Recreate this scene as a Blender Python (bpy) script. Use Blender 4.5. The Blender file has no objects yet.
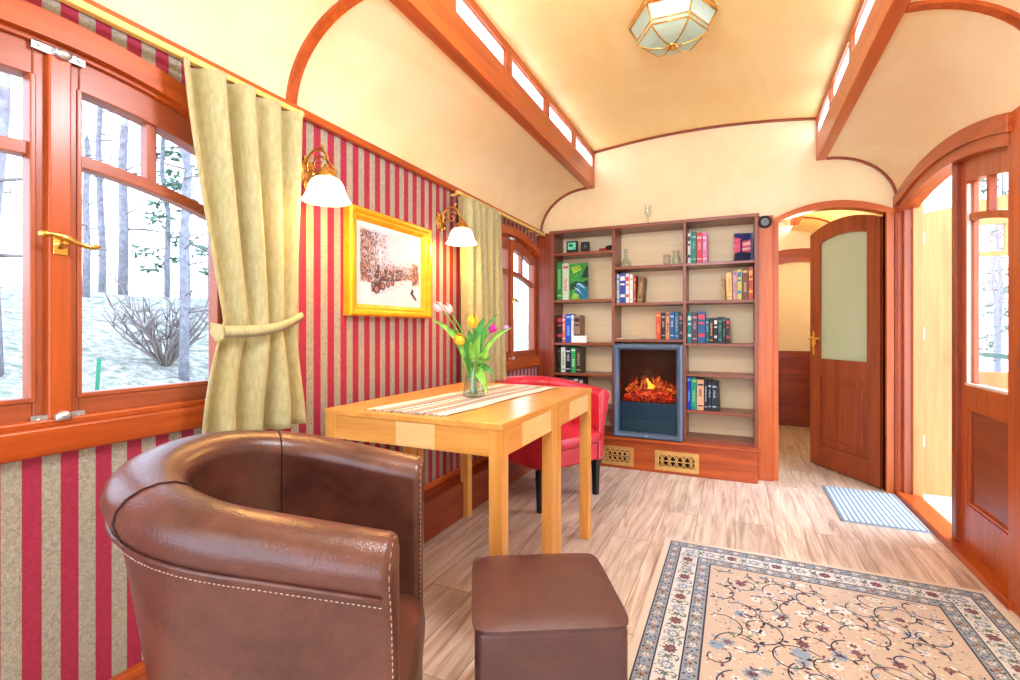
import bpy, math, random
from mathutils import Vector, Matrix
random.seed(7)
S = bpy.context.scene
C = S.collection
PI = math.pi
def rad(d): return d * PI / 180

# ------------------------------------------------------------------ materials
def srgb(r, g, b):
    f = lambda c: (c/255/12.92) if c/255 <= .04045 else ((c/255+.055)/1.055)**2.4
    return (f(r), f(g), f(b), 1)
def newmat(name):
    m = bpy.data.materials.new(name); m.use_nodes = True
    nt = m.node_tree
    return m, nt, nt.nodes['Principled BSDF']
def N(nt, t, **kw):
    n = nt.nodes.new(t)
    for k, v in kw.items():
        if k in n.inputs: n.inputs[k].default_value = v
        else: setattr(n, k, v)
    return n
def plain(name, col, rough=.5, metal=0, noise=0, nscale=30, bump=0, emit=None, estr=0, coat=0, spec=None, sheen=0, trans=0):
    m, nt, b = newmat(name)
    b.inputs['Roughness'].default_value = rough
    b.inputs['Metallic'].default_value = metal
    b.inputs['Coat Weight'].default_value = coat
    b.inputs['Sheen Weight'].default_value = sheen
    b.inputs['Transmission Weight'].default_value = trans
    if spec is not None: b.inputs['Specular IOR Level'].default_value = spec
    tc = N(nt, 'ShaderNodeTexCoord')
    no = N(nt, 'ShaderNodeTexNoise', Scale=nscale, Detail=4.0)
    nt.links.new(tc.outputs['Object'], no.inputs['Vector'])
    r = N(nt, 'ShaderNodeValToRGB')
    k = max(noise, .02)
    r.color_ramp.elements[0].position = .3; r.color_ramp.elements[1].position = .7
    r.color_ramp.elements[0].color = tuple(c*(1-k) for c in col[:3])+(1,)
    r.color_ramp.elements[1].color = tuple(min(1, c*(1+k)) for c in col[:3])+(1,)
    nt.links.new(no.outputs['Fac'], r.inputs['Fac'])
    nt.links.new(r.outputs['Color'], b.inputs['Base Color'])
    if bump:
        bp = N(nt, 'ShaderNodeBump', Strength=bump, Distance=.002)
        nt.links.new(no.outputs['Fac'], bp.inputs['Height']); nt.links.new(bp.outputs['Normal'], b.inputs['Normal'])
    if emit:
        b.inputs['Emission Color'].default_value = emit; b.inputs['Emission Strength'].default_value = estr
    return m
def wood(name, c1, c2, axis='z', rough=.35, scale=1.0, coat=.15, contrast=1.0, bump=.05):
    m, nt, b = newmat(name)
    b.inputs['Roughness'].default_value = rough; b.inputs['Coat Weight'].default_value = coat
    b.inputs['Coat Roughness'].default_value = .2
    tc = N(nt, 'ShaderNodeTexCoord'); mp = N(nt, 'ShaderNodeMapping')
    s = [22*scale]*3; s['xyz'.index(axis)] = 1.6*scale
    mp.inputs['Scale'].default_value = s
    nt.links.new(tc.outputs['Object'], mp.inputs['Vector'])
    no = N(nt, 'ShaderNodeTexNoise', Scale=1.0, Detail=6.0, Roughness=.6, Distortion=.6)
    nt.links.new(mp.outputs['Vector'], no.inputs['Vector'])
    r = N(nt, 'ShaderNodeValToRGB')
    r.color_ramp.elements[0].position = .5-.22/contrast; r.color_ramp.elements[1].position = .5+.22/contrast
    r.color_ramp.elements[0].color = c1; r.color_ramp.elements[1].color = c2
    nt.links.new(no.outputs['Fac'], r.inputs['Fac']); nt.links.new(r.outputs['Color'], b.inputs['Base Color'])
    bp = N(nt, 'ShaderNodeBump', Strength=bump, Distance=.002)
    nt.links.new(no.outputs['Fac'], bp.inputs['Height']); nt.links.new(bp.outputs['Normal'], b.inputs['Normal'])
    return m
M = {}
for ax in 'xyz':
    M['case_'+ax] = wood('casing wood '+ax, srgb(152,62,14), srgb(200,98,30), ax)
    M['sash_'+ax] = wood('sash wood '+ax, srgb(146,72,40), srgb(182,98,58), ax)
    M['dark_'+ax] = wood('dark wood '+ax, srgb(122,48,20), srgb(164,76,36), ax)
    M['shelf_'+ax] = wood('shelf wood '+ax, srgb(118,60,38), srgb(158,88,58), ax)
    M['ox_'+ax] = wood('orange wood '+ax, srgb(178,82,26), srgb(210,114,48), ax)
    M['oak_'+ax] = wood('honey beech '+ax, srgb(214,146,62), srgb(240,184,98), ax, scale=1.3, rough=.3)
    M['oakb_'+ax] = wood('pale honey beech '+ax, srgb(238,196,122), srgb(250,222,160), ax, scale=1.3, rough=.3)
M['beige_back'] = wood('pale back panel', srgb(242,220,172), srgb(252,236,198), 'x', rough=.5, coat=0, scale=.8)
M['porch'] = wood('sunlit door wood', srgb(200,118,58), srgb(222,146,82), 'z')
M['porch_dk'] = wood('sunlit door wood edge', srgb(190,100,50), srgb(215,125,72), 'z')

def ply(name, c1, c2):
    m, nt, b = newmat(name)
    b.inputs['Roughness'].default_value = .45
    tc = N(nt, 'ShaderNodeTexCoord'); mp = N(nt, 'ShaderNodeMapping'); mp.inputs['Scale'].default_value = (1.3, .5, 1.3)
    nt.links.new(tc.outputs['Object'], mp.inputs['Vector'])
    n1 = N(nt, 'ShaderNodeTexNoise', Scale=1.6, Detail=2.0, Distortion=.8)
    nt.links.new(mp.outputs['Vector'], n1.inputs['Vector'])
    mu = N(nt, 'ShaderNodeMath', operation='MULTIPLY'); mu.inputs[1].default_value = 34
    nt.links.new(n1.outputs['Fac'], mu.inputs[0])
    sn = N(nt, 'ShaderNodeMath', operation='SINE'); nt.links.new(mu.outputs[0], sn.inputs[0])
    mr = N(nt, 'ShaderNodeMapRange'); mr.inputs[1].default_value = -1; nt.links.new(sn.outputs[0], mr.inputs[0])
    n2 = N(nt, 'ShaderNodeTexNoise', Scale=2.2, Detail=5.0); nt.links.new(tc.outputs['Object'], n2.inputs['Vector'])
    mx = N(nt, 'ShaderNodeMath', operation='MULTIPLY_ADD'); mx.inputs[1].default_value = .16
    nt.links.new(mr.outputs[0], mx.inputs[0]); nt.links.new(n2.outputs['Fac'], mx.inputs[2])
    r = N(nt, 'ShaderNodeValToRGB'); r.color_ramp.elements[0].position = .3; r.color_ramp.elements[1].position = .95
    r.color_ramp.elements[0].color = c1; r.color_ramp.elements[1].color = c2
    nt.links.new(mx.outputs[0], r.inputs['Fac']); nt.links.new(r.outputs['Color'], b.inputs['Base Color'])
    return m
M['ply'] = ply('ceiling plywood', srgb(238,210,156), srgb(248,228,186))
M['ply_end'] = ply('end wall plywood', srgb(242,218,166), srgb(250,232,190))
M['ply_c'] = ply('raised ceiling plywood', srgb(242,208,134), srgb(250,224,160))

def wallpaper():
    m, nt, b = newmat('striped wallpaper')
    b.inputs['Roughness'].default_value = .75
    tc = N(nt, 'ShaderNodeTexCoord'); sp = N(nt, 'ShaderNodeSeparateXYZ'); nt.links.new(tc.outputs['Object'], sp.inputs[0])
    a = N(nt, 'ShaderNodeMath', operation='SUBTRACT'); a.inputs[1].default_value = .559-.072*40; nt.links.new(sp.outputs['Y'], a.inputs[0])
    d = N(nt, 'ShaderNodeMath', operation='DIVIDE'); d.inputs[1].default_value = .072; nt.links.new(a.outputs[0], d.inputs[0])
    f = N(nt, 'ShaderNodeMath', operation='FRACT'); nt.links.new(d.outputs[0], f.inputs[0])
    l = N(nt, 'ShaderNodeMath', operation='LESS_THAN'); l.inputs[1].default_value = .5; nt.links.new(f.outputs[0], l.inputs[0])
    no = N(nt, 'ShaderNodeTexNoise', Scale=120.0, Detail=5.0, Distortion=1.5); nt.links.new(tc.outputs['Object'], no.inputs['Vector'])
    def ramp(c1, c2):
        r = N(nt, 'ShaderNodeValToRGB'); r.color_ramp.elements[0].position = .3; r.color_ramp.elements[1].position = .7
        r.color_ramp.elements[0].color = c1; r.color_ramp.elements[1].color = c2
        nt.links.new(no.outputs['Fac'], r.inputs['Fac']); return r
    g = ramp(srgb(140,132,114), srgb(184,175,155)); rd = ramp(srgb(150,36,62), srgb(174,50,78))
    mx = N(nt, 'ShaderNodeMix', data_type='RGBA')
    nt.links.new(l.outputs[0], mx.inputs[0]); nt.links.new(g.outputs[0], mx.inputs[6]); nt.links.new(rd.outputs[0], mx.inputs[7])
    nt.links.new(mx.outputs[2], b.inputs['Base Color'])
    bp = N(nt, 'ShaderNodeBump', Strength=.25, Distance=.002); nt.links.new(no.outputs['Fac'], bp.inputs['Height']); nt.links.new(bp.outputs['Normal'], b.inputs['Normal'])
    return m
M['paper'] = wallpaper()
def floormat():
    m, nt, b = newmat('laminate floor')
    b.inputs['Roughness'].default_value = .32
    tc = N(nt, 'ShaderNodeTexCoord'); mp = N(nt, 'ShaderNodeMapping'); mp.inputs['Rotation'].default_value = (0, 0, rad(90))
    nt.links.new(tc.outputs['Object'], mp.inputs['Vector'])
    br = N(nt, 'ShaderNodeTexBrick', Scale=1.0); br.offset = .37
    br.inputs['Brick Width'].default_value = 1.25; br.inputs['Row Height'].default_value = .19
    br.inputs['Mortar Size'].default_value = .0016; br.inputs['Bias'].default_value = 0
    br.inputs['Color1'].default_value = (0, 0, 0, 1); br.inputs['Color2'].default_value = (1, 1, 1, 1); br.inputs['Mortar'].default_value = (.1, .1, .1, 1)
    nt.links.new(mp.outputs[0], br.inputs['Vector'])
    m2 = N(nt, 'ShaderNodeMapping'); m2.inputs['Scale'].default_value = (26, 1.8, 1)
    nt.links.new(tc.outputs['Object'], m2.inputs['Vector'])
    ad = N(nt, 'ShaderNodeVectorMath', operation='ADD'); nt.links.new(m2.outputs[0], ad.inputs[0])
    sc = N(nt, 'ShaderNodeVectorMath', operation='SCALE'); sc.inputs['Scale'].default_value = 7; nt.links.new(br.outputs['Color'], sc.inputs[0]); nt.links.new(sc.outputs[0], ad.inputs[1])
    no = N(nt, 'ShaderNodeTexNoise', Scale=1.0, Detail=8.0, Roughness=.65, Distortion=1.2); nt.links.new(ad.outputs[0], no.inputs['Vector'])
    r = N(nt, 'ShaderNodeValToRGB'); e = r.color_ramp.elements
    e[0].position = .3; e[0].color = srgb(160,136,122); e[1].position = .62; e[1].color = srgb(232,218,204)
    x = e.new(.45); x.color = srgb(206,186,168)
    nt.links.new(no.outputs['Fac'], r.inputs['Fac'])
    tone = N(nt, 'ShaderNodeMapRange'); tone.inputs[3].default_value = .86; tone.inputs[4].default_value = 1.1
    nt.links.new(br.outputs['Color'], tone.inputs[0])
    mm = N(nt, 'ShaderNodeMix', data_type='RGBA', blend_type='MULTIPLY'); mm.inputs[0].default_value = 1
    nt.links.new(r.outputs[0], mm.inputs[6]); nt.links.new(tone.outputs[0], mm.inputs[7])
    dk = N(nt, 'ShaderNodeMix', data_type='RGBA'); nt.links.new(br.outputs['Fac'], dk.inputs[0]); nt.links.new(mm.outputs[2], dk.inputs[6]); dk.inputs[7].default_value = srgb(150,125,105)
    nt.links.new(dk.outputs[2], b.inputs['Base Color'])
    return m
M['floor'] = floormat()
def glass(name, tint=(1,1,1,1), refl=.12, rough=0.02):
    m, nt, b = newmat(name); nt.nodes.remove(b)
    t = N(nt, 'ShaderNodeBsdfTransparent'); t.inputs[0].default_value = tint
    g = N(nt, 'ShaderNodeBsdfGlossy', Roughness=rough); lw = N(nt, 'ShaderNodeLayerWeight', Blend=.5)
    pw = N(nt, 'ShaderNodeMath', operation='POWER'); pw.inputs[1].default_value = 5.0; nt.links.new(lw.outputs['Facing'], pw.inputs[0])
    ma = N(nt, 'ShaderNodeMath', operation='MULTIPLY_ADD'); ma.inputs[1].default_value = 5*refl; ma.inputs[2].default_value = .3*refl; nt.links.new(pw.outputs[0], ma.inputs[0])
    mi = N(nt, 'ShaderNodeMixShader'); nt.links.new(ma.outputs[0], mi.inputs[0]); nt.links.new(t.outputs[0], mi.inputs[1]); nt.links.new(g.outputs[0], mi.inputs[2])
    nt.links.new(mi.outputs[0], nt.nodes['Material Output'].inputs[0])
    return m
M['glass'] = glass('window glass', (.97,.98,1,1))
M['vglass'] = glass('clear glassware', (.93,.965,.96,1), refl=.2)
M['water'] = glass('vase water', (.95,.98,.96,1))
def frosted(name, col, mixf=.6, emit=0):
    m, nt, b = newmat(name)
    b.inputs['Base Color'].default_value = col; b.inputs['Roughness'].default_value = .12
    no = N(nt, 'ShaderNodeTexNoise', Scale=60.0); bp = N(nt, 'ShaderNodeBump', Strength=.1); nt.links.new(no.outputs[0], bp.inputs['Height']); nt.links.new(bp.outputs[0], b.inputs['Normal'])
    tr = N(nt, 'ShaderNodeBsdfTranslucent'); tr.inputs[0].default_value = col
    mi = N(nt, 'ShaderNodeMixShader'); mi.inputs[0].default_value = 1-mixf
    nt.links.new(b.outputs[0], mi.inputs[1]); nt.links.new(tr.outputs[0], mi.inputs[2]); nt.links.new(mi.outputs[0], nt.nodes['Material Output'].inputs[0])
    if emit: b.inputs['Emission Color'].default_value = col; b.inputs['Emission Strength'].default_value = emit
    return m
M['frost'] = frosted('frosted door glass', srgb(196,212,184), .85)
M['lampglass'] = frosted('pale green lantern glass', srgb(200,214,190), .6, .12)  # faint emission put into the glass, though the lantern is unlit
M['clereglass'] = frosted('milky clerestory glass', srgb(236,242,250), .15)
M['shade'] = plain('opal lamp glass', srgb(255,246,225), .3, emit=srgb(255,236,196), estr=2.2)
M['brass'] = plain('aged brass', srgb(206,160,84), .3, 1, .25, 40)
M['gold'] = plain('polished gold brass', srgb(232,190,96), .22, 1, .1, 30)
M['vent'] = plain('pale brass grille', srgb(224,184,112), .35, .7, .1, 30)
M['gilt'] = plain('gilded frame', srgb(244,172,22), .32, .25, .18, 18, .1)
M['steel'] = plain('zinc latch', srgb(205,212,216), .35, .8, .1, 60)
M['black'] = plain('black plastic', srgb(22,22,24), .4)
M['blackleg'] = plain('black painted leg', srgb(26,30,38), .35)
M['void'] = plain('dark opening', srgb(14,12,10), .9)
M['rail'] = plain('brass yellow rail', srgb(226,196,110), .4, .1, .1, 20)
def leather(name, c, c2, sc=9, rough=.3):
    m, nt, b = newmat(name)
    b.inputs['Roughness'].default_value = rough; b.inputs['Coat Weight'].default_value = .25; b.inputs['Coat Roughness'].default_value = .25
    tc = N(nt, 'ShaderNodeTexCoord')
    n = N(nt, 'ShaderNodeTexNoise', Scale=float(sc), Detail=8.0, Roughness=.65, Distortion=.5); nt.links.new(tc.outputs['Object'], n.inputs['Vector'])
    r = N(nt, 'ShaderNodeValToRGB'); r.color_ramp.elements[0].position = .32; r.color_ramp.elements[1].position = .72
    r.color_ramp.elements[0].color = c; r.color_ramp.elements[1].color = c2
    nt.links.new(n.outputs[0], r.inputs[0]); nt.links.new(r.outputs[0], b.inputs['Base Color'])
    v = N(nt, 'ShaderNodeTexVoronoi', Scale=260.0); nt.links.new(tc.outputs['Object'], v.inputs['Vector'])
    n3 = N(nt, 'ShaderNodeTexNoise', Scale=26.0, Detail=4.0); nt.links.new(tc.outputs['Object'], n3.inputs['Vector'])
    ad = N(nt, 'ShaderNodeMath', operation='MULTIPLY_ADD'); ad.inputs[1].default_value = 3.0; nt.links.new(n3.outputs[0], ad.inputs[0]); nt.links.new(v.outputs['Distance'], ad.inputs[2])
    bp = N(nt, 'ShaderNodeBump', Strength=.22, Distance=.002); nt.links.new(ad.outputs[0], bp.inputs['Height']); nt.links.new(bp.outputs[0], b.inputs['Normal'])
    return m
M['brown'] = leather('brown leather', srgb(76,42,35), srgb(114,70,58))
M['ottoman'] = leather('dark brown leather', srgb(84,54,52), srgb(108,74,70), 5, .36)
M['red'] = leather('red leather', srgb(196,34,52), srgb(224,64,84), 6, .28)
M['stitch'] = plain('pale stitching', srgb(206,184,168), .6)
M['stitchd'] = plain('dark seam', srgb(52,28,24), .6)
def cloth(name, c, c2, sc=90):
    m, nt, b = newmat(name)
    b.inputs['Roughness'].default_value = .85; b.inputs['Sheen Weight'].default_value = .2
    tc = N(nt, 'ShaderNodeTexCoord'); mp = N(nt, 'ShaderNodeMapping'); mp.inputs['Scale'].default_value = (1, 1, .35)
    nt.links.new(tc.outputs['Object'], mp.inputs[0])
    n = N(nt, 'ShaderNodeTexNoise', Scale=float(sc), Detail=5.0); nt.links.new(mp.outputs[0], n.inputs['Vector'])
    r = N(nt, 'ShaderNodeValToRGB'); r.color_ramp.elements[0].position = .3; r.color_ramp.elements[1].position = .7
    r.color_ramp.elements[0].color = c; r.color_ramp.elements[1].color = c2
    nt.links.new(n.outputs[0], r.inputs[0]); nt.links.new(r.outputs[0], b.inputs['Base Color'])
    tr = N(nt, 'ShaderNodeBsdfTranslucent'); tr.inputs[0].default_value = c2
    mi = N(nt, 'ShaderNodeMixShader'); mi.inputs[0].default_value = .15
    nt.links.new(b.outputs[0], mi.inputs[1]); nt.links.new(tr.outputs[0], mi.inputs[2]); nt.links.new(mi.outputs[0], nt.nodes['Material Output'].inputs[0])
    return m
M['curtain'] = cloth('khaki curtain cloth', srgb(178,168,120), srgb(204,194,146))
def C_(key, *c, rough=.6, **k): M[key] = plain(key, srgb(*c), rough, **k); return M[key]

# ------------------------------------------------------------------ mesh builder
class MB:
    def __init__(s): s.v = []; s.f = []; s.m = []; s.s = []
    def add(s, vs, fs, mi=0, sm=False):
        o = len(s.v); s.v += [tuple(v) for v in vs]
        for f in fs: s.f.append(tuple(i+o for i in f)); s.m.append(mi); s.s.append(sm)
    def box(s, x0, x1, y0, y1, z0, z1, mi=0, mat=None):
        vs = [(x, y, z) for z in (z0, z1) for y in (y0, y1) for x in (x0, x1)]
        if mat: vs = [tuple(mat @ Vector(v)) for v in vs]
        s.add(vs, [(0,2,3,1), (4,5,7,6), (0,1,5,4), (2,6,7,3), (0,4,6,2), (1,3,7,5)], mi); return s
    def tube(s, pts, r, n=8, mi=0, caps=True, sm=True, closed=False):
        P = [Vector(p) for p in pts]; K = len(P)
        R = r if isinstance(r, (list, tuple)) else [r]*K
        vs = []; up = None
        for i, p in enumerate(P):
            if closed: t = P[(i+1) % K]-P[i-1]
            else: t = P[min(i+1, K-1)]-P[max(i-1, 0)]
            if t.length < 1e-9: t = Vector((0, 0, 1))
            t.normalize()
            if up is None: up = Vector((0, 0, 1)) if abs(t.z) < .9 else Vector((1, 0, 0))
            a = up-t*up.dot(t)
            if a.length < 1e-6: a = t.orthogonal()
            a.normalize(); up = a; b = t.cross(a)
            for k in range(n):
                w = 2*PI*k/n; vs.append(p+(a*math.cos(w)+b*math.sin(w))*R[i])
        fs = []
        for i in range(K if closed else K-1):
            j = (i+1) % K
            for k in range(n): l = (k+1) % n; fs.append((i*n+k, i*n+l, j*n+l, j*n+k))
        s.add(vs, fs, mi, sm)
        if caps and not closed:
            o = len(s.v)-K*n
            s.f.append(tuple(o+k for k in reversed(range(n)))); s.m.append(mi); s.s.append(False)
            s.f.append(tuple(o+(K-1)*n+k for k in range(n))); s.m.append(mi); s.s.append(False)
        return s
    def lathe(s, prof, c=(0,0,0), n=24, mi=0, mat=None, sm=True):
        vs = []
        for r, z in prof:
            for k in range(n):
                w = 2*PI*k/n; v = Vector((r*math.cos(w), r*math.sin(w), z))
                if mat: v = mat @ v
                vs.append(v+Vector(c))
        fs = [(i*n+k, i*n+(k+1) % n, (i+1)*n+(k+1) % n, (i+1)*n+k) for i in range(len(prof)-1) for k in range(n)]
        s.add(vs, fs, mi, sm); return s
    def prism(s, poly, fn, t0, t1, mi=0, sm=False):
        n = len(poly); vs = [fn(a, b, t0) for a, b in poly]+[fn(a, b, t1) for a, b in poly]
        s.add(vs, [tuple(reversed(range(n))), tuple(range(n, 2*n))], mi)
        s.add(vs, [(i, (i+1) % n, n+(i+1) % n, n+i) for i in range(n)], mi, sm); return s
    def ball(s, c, rx, ry=None, rz=None, nu=12, nv=8, mi=0, mat=None):
        ry = ry or rx; rz = rz or rx
        vs = []
        for i in range(nv+1):
            th = PI*i/nv
            for k in range(nu):
                w = 2*PI*k/nu; v = Vector((rx*math.sin(th)*math.cos(w), ry*math.sin(th)*math.sin(w), rz*math.cos(th)))
                if mat: v = mat @ v
                vs.append(v+Vector(c))
        s.add(vs, [(i*nu+k, (i+1)*nu+k, (i+1)*nu+(k+1) % nu, i*nu+(k+1) % nu) for i in range(nv) for k in range(nu)], mi, True); return s
    def band(s, u0, u1, lo, hi, place, t0, t1, n=14, mi=0):
        """solid band between curves lo(u) and hi(u), t0..t1 thick"""
        vs = []
        for i in range(n+1):
            u = u0+(u1-u0)*i/n
            a, b = lo(u), hi(u)
            vs += [place(u, a, t0), place(u, b, t0), place(u, b, t1), place(u, a, t1)]
        fs = []
        for i in range(n):
            o = i*4; q = o+4
            fs += [(o, o+1, q+1, q), (o+1, o+2, q+2, q+1), (o+2, o+3, q+3, q+2), (o+3, o, q, q+3)]
        fs += [(0, 3, 2, 1), (n*4, n*4+1, n*4+2, n*4+3)]
        s.add(vs, fs, mi); return s
ORG = {}
def obj(name, mb, mats, parent=None, world=True, bevel=0, seg=2, org=None, sub=0):
    """one mesh object; world=True: verts are in world space and shifted by the root's origin"""
    me = bpy.data.meshes.new(name)
    o0 = Vector((0, 0, 0))
    if parent is not None and world: o0 = ORG.get(parent.name, Vector((0, 0, 0)))
    if parent is None and org is not None: o0 = Vector(org)
    me.from_pydata([tuple(Vector(v)-o0) for v in mb.v], [], mb.f)
    if not isinstance(mats, (list, tuple)): mats = [mats]
    for m in mats: me.materials.append(m)
    for p, mi, sm in zip(me.polygons, mb.m, mb.s): p.material_index = mi; p.use_smooth = sm
    me.validate()
    import bmesh
    bm = bmesh.new(); bm.from_mesh(me); bmesh.ops.recalc_face_normals(bm, faces=bm.faces); bm.to_mesh(me); bm.free()
    ob = bpy.data.objects.new(name, me); C.objects.link(ob)
    if parent is not None:
        ob.parent = parent; ORG[ob.name] = ORG.get(parent.name, Vector((0, 0, 0)))
    else:
        ob.location = o0; ORG[ob.name] = o0
    if bevel:
        md = ob.modifiers.new('bevel', 'BEVEL'); md.width = bevel; md.segments = seg; md.limit_method = 'ANGLE'; md.angle_limit = rad(40)
        me.polygons.foreach_set('use_smooth', [True]*len(me.polygons))
        md.harden_normals = True
    if sub:
        md = ob.modifiers.new('sub', 'SUBSURF'); md.levels = sub; md.render_levels = sub
    return ob
def thing(name, label, cat, loc=(0,0,0), rotz=0, group=None):
    o = bpy.data.objects.new(name, None); C.objects.link(o); o.empty_display_size = .1
    o.location = loc; o.rotation_euler = (0, 0, rotz); ORG[o.name] = Vector(loc)
    return tag(o, label, cat, group)
def tag(o, label, cat, group=None, kind=None):
    o['label'] = label; o['category'] = cat
    if group: o['group'] = group
    if kind: o['kind'] = kind
    return o
def struct(name, mb, mats, label, cat, parent=None, **k):
    o = obj(name, mb, mats, parent, **k)
    if parent is None: tag(o, label, cat, kind='structure')
    return o
def sroot(name, label, cat, loc=(0,0,0)):
    o = thing(name, label, cat, loc); o['kind'] = 'structure'; return o

XL, XR, YB, Y0 = -1.5, .95, 3.9, -1.6
ZW = 1.87                                # where the side vaults spring
BL0, BL1, BR0, BR1 = -1.10, -1.035, .50, .56   # clerestory beams
ZB = 2.2; ZC = 2.49
# ------------------------------------------------------------------ shell
mb = MB(); mb.box(XL-.1, XR+.02, Y0, 6.25, -.06, 0)
struct('floor', mb, M['floor'], 'pale grained laminate plank floor of the carriage', 'floor')

def wall_cols(u0, u1, n, spans, place, t0, t1, mb=None):
    """wall made of narrow columns; spans(u) -> list of (z0, z1)"""
    mb = mb or MB()
    for i in range(n):
        a = u0+(u1-u0)*i/n; b = u0+(u1-u0)*(i+1)/n
        A, B, Mi = spans(a+1e-6), spans(b-1e-6), spans((a+b)/2)
        if len(A) != len(Mi): A = Mi
        if len(B) != len(Mi): B = Mi
        for (p0, p1), (q0, q1) in zip(A, B):
            vs = [place(a, p0, t0), place(b, q0, t0), place(b, q1, t0), place(a, p1, t0), place(a, p0, t1), place(b, q0, t1), place(b, q1, t1), place(a, p1, t1)]
            mb.add(vs, [(0,1,2,3), (7,6,5,4), (0,4,5,1), (3,2,6,7)] + ([(0,3,7,4)]) + ([(1,5,6,2)]))
    return mb
W1C, W2C = .625, 3.285
K = .4
def wtop(c): return lambda u: 1.772-K*(u-c)**2
def left_spans(y):
    for c, hw in ((W1C, .475), (W2C, .535)):
        if abs(y-c) < hw: return [(0, .78), (wtop(c)(y), ZW+.02)]
    return [(0, ZW+.02)]
PX = lambda u, z, t: (t, u, z)
mb = MB()
edges = [Y0, W1C-.475, W1C+.475, W2C-.535, W2C+.535, YB]
for a, b in zip(edges, edges[1:]):
    wall_cols(a, b, 16 if b-a < 1.1 and b-a > .9 else 1, left_spans, PX, XL, XL-.07, mb)
struct('wall_left', mb, M['paper'], 'long side wall papered in crimson and grey beige stripes', 'wall')

# right wall with the wide arched doorway
DC = 3.25
def darch(off): return lambda u: 1.985+off-.185*(u-DC)**2
def right_spans(y):
    if DC-.765 < y < DC+.70: return [(darch(-.09)(y), max(ZW, darch(-.04)(y)))]
    return [(0, ZW)]
mb = MB()
edges = [Y0, DC-.765, DC+.70, YB]
for a, b in zip(edges, edges[1:]): wall_cols(a, b, 20 if abs(b-a-1.465) < .01 else 1, right_spans, PX, XR, XR+.07, mb)
struct('wall_right', mb, M['ply'], 'plywood side wall around the arched entrance', 'wall')

# vault profile (x -> z)
def vaultL(w): return (BL0-(XL-BL0)*-math.cos(w), ZW+(ZB+.01-ZW)*math.sin(w))
LV = [(BL0+(XL-BL0)*math.cos(w), ZW+(ZB+.01-ZW)*math.sin(w)) for w in [PI/2*i/14 for i in range(15)]]
RV = [(BR1+(XR-BR1)*math.cos(w), ZW+(ZB+.01-ZW)*math.sin(w)) for w in [PI/2*i/14 for i in range(15)]]
def zc(x): return ZC+.055*(1-((x-(BL1+BR0)/2)/((BR0-BL1)/2))**2)
CV = [(BL1+(BR0-BL1)*i/16, zc(BL1+(BR0-BL1)*i/16)) for i in range(17)]
def sweep(prof, y0, y1, th=.02, ny=1, mb=None, mi=0):
    mb = mb or MB(); n = len(prof)
    for j in range(ny):
        a = y0+(y1-y0)*j/ny; b = y0+(y1-y0)*(j+1)/ny
        vs = [(x, a, z) for x, z in prof]+[(x, b, z) for x, z in prof]
        mb.add(vs, [(i, i+1, n+i+1, n+i) for i in range(n-1)], mi, True)
    return mb
ceil = sroot('ceiling', 'vaulted plywood carriage ceiling with a raised middle', 'ceiling')
obj('side_vault', sweep(LV, Y0, YB+.01), M['ply'], ceil)
obj('side_vault', sweep(RV, Y0, YB+.01), M['ply'], ceil)
obj('raised_middle', sweep(CV, Y0, YB+.01), M['ply_c'], ceil)

def interp(prof, x):
    P = sorted(prof)
    for (a, za), (b, zb) in zip(P, P[1:]):
        if a <= x <= b: return za+(zb-za)*(x-a)/max(b-a, 1e-9)
    return P[0][1] if x < P[0][0] else P[-1][1]
def ztop(x):
    if x < BL0: return interp(LV, x)+.01
    if x < BR0-.0 and x > BL1: return zc(x)+.01
    if x > BR1: return interp(RV, x)+.01
    return ZC+.01
BD0, BD1, BDC = .275, .885, .58
def barch(x): return 1.868-.66*(x-BDC)**2
def back_spans(x):
    if -1.405 < x < .145: return [(1.835, ztop(x))]
    if BD0 < x < BD1: return [(barch(x)+.02, ztop(x))]
    return [(0, ztop(x))]
PY = lambda u, z, t: (u, t, z)
mb = MB(); edges = [XL, -1.405, BL0, BL1, .145, BD0, BR0, BR1, BD1, XR]
for a, b in zip(edges, edges[1:]): wall_cols(a, b, max(2, int((b-a)/.035)), back_spans, PY, YB, YB+.05, mb)
struct('wall_back', mb, M['ply_end'], 'pale plywood end wall above the bookcase', 'wall')

# curved ribs on the vaults and the end batten
def rib(name, prof, y, w, th, mat, label, parent=None):
    mb = MB(); n = len(prof)
    vs = []
    for i, (x, z) in enumerate(prof):
        a = Vector(prof[min(i+1, n-1)])-Vector(prof[max(i-1, 0)]); nn = Vector((-a.y, a.x)).normalized()
        cx, cz = -.27, 1.6
        if nn.dot(Vector((cx-x, cz-z))) < 0: nn = -nn
        for yy in (y-w/2, y+w/2):
            for t in (-.004, th): vs.append((x+nn.x*t, yy, z+nn.y*t))
    fs = []
    for i in range(n-1):
        o = i*4; q = o+4
        fs += [(o, o+1, q+1, q), (o+1, o+3, q+3, q+1), (o+3, o+2, q+2, q+3), (o+2, o, q, q+2)]
    fs += [(0, 2, 3, 1), ((n-1)*4, (n-1)*4+1, (n-1)*4+3, (n-1)*4+2)]
    mb.add(vs, fs)
    return struct(name, mb, mat, label, 'rib')
rib('trim_1', LV, 1.31, .04, .014, M['case_z'], 'curved orange brown rib arching over the vault beside the near curtain')
rib('trim_2', LV, YB-.012, .022, .012, M['dark_z'], 'slim curved batten in the corner over the far window')
rib('trim_3', RV, 2.19, .04, .014, M['case_z'], 'curved brown rib arching over the vault above the entrance')
rib('trim_4', RV, YB-.012, .022, .012, M['dark_z'], 'slim curved batten between end wall and entrance arch')
rib('trim_5', CV, YB-.012, .022, .012, M['dark_x'], 'gently arched batten between raised ceiling and end wall')

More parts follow.
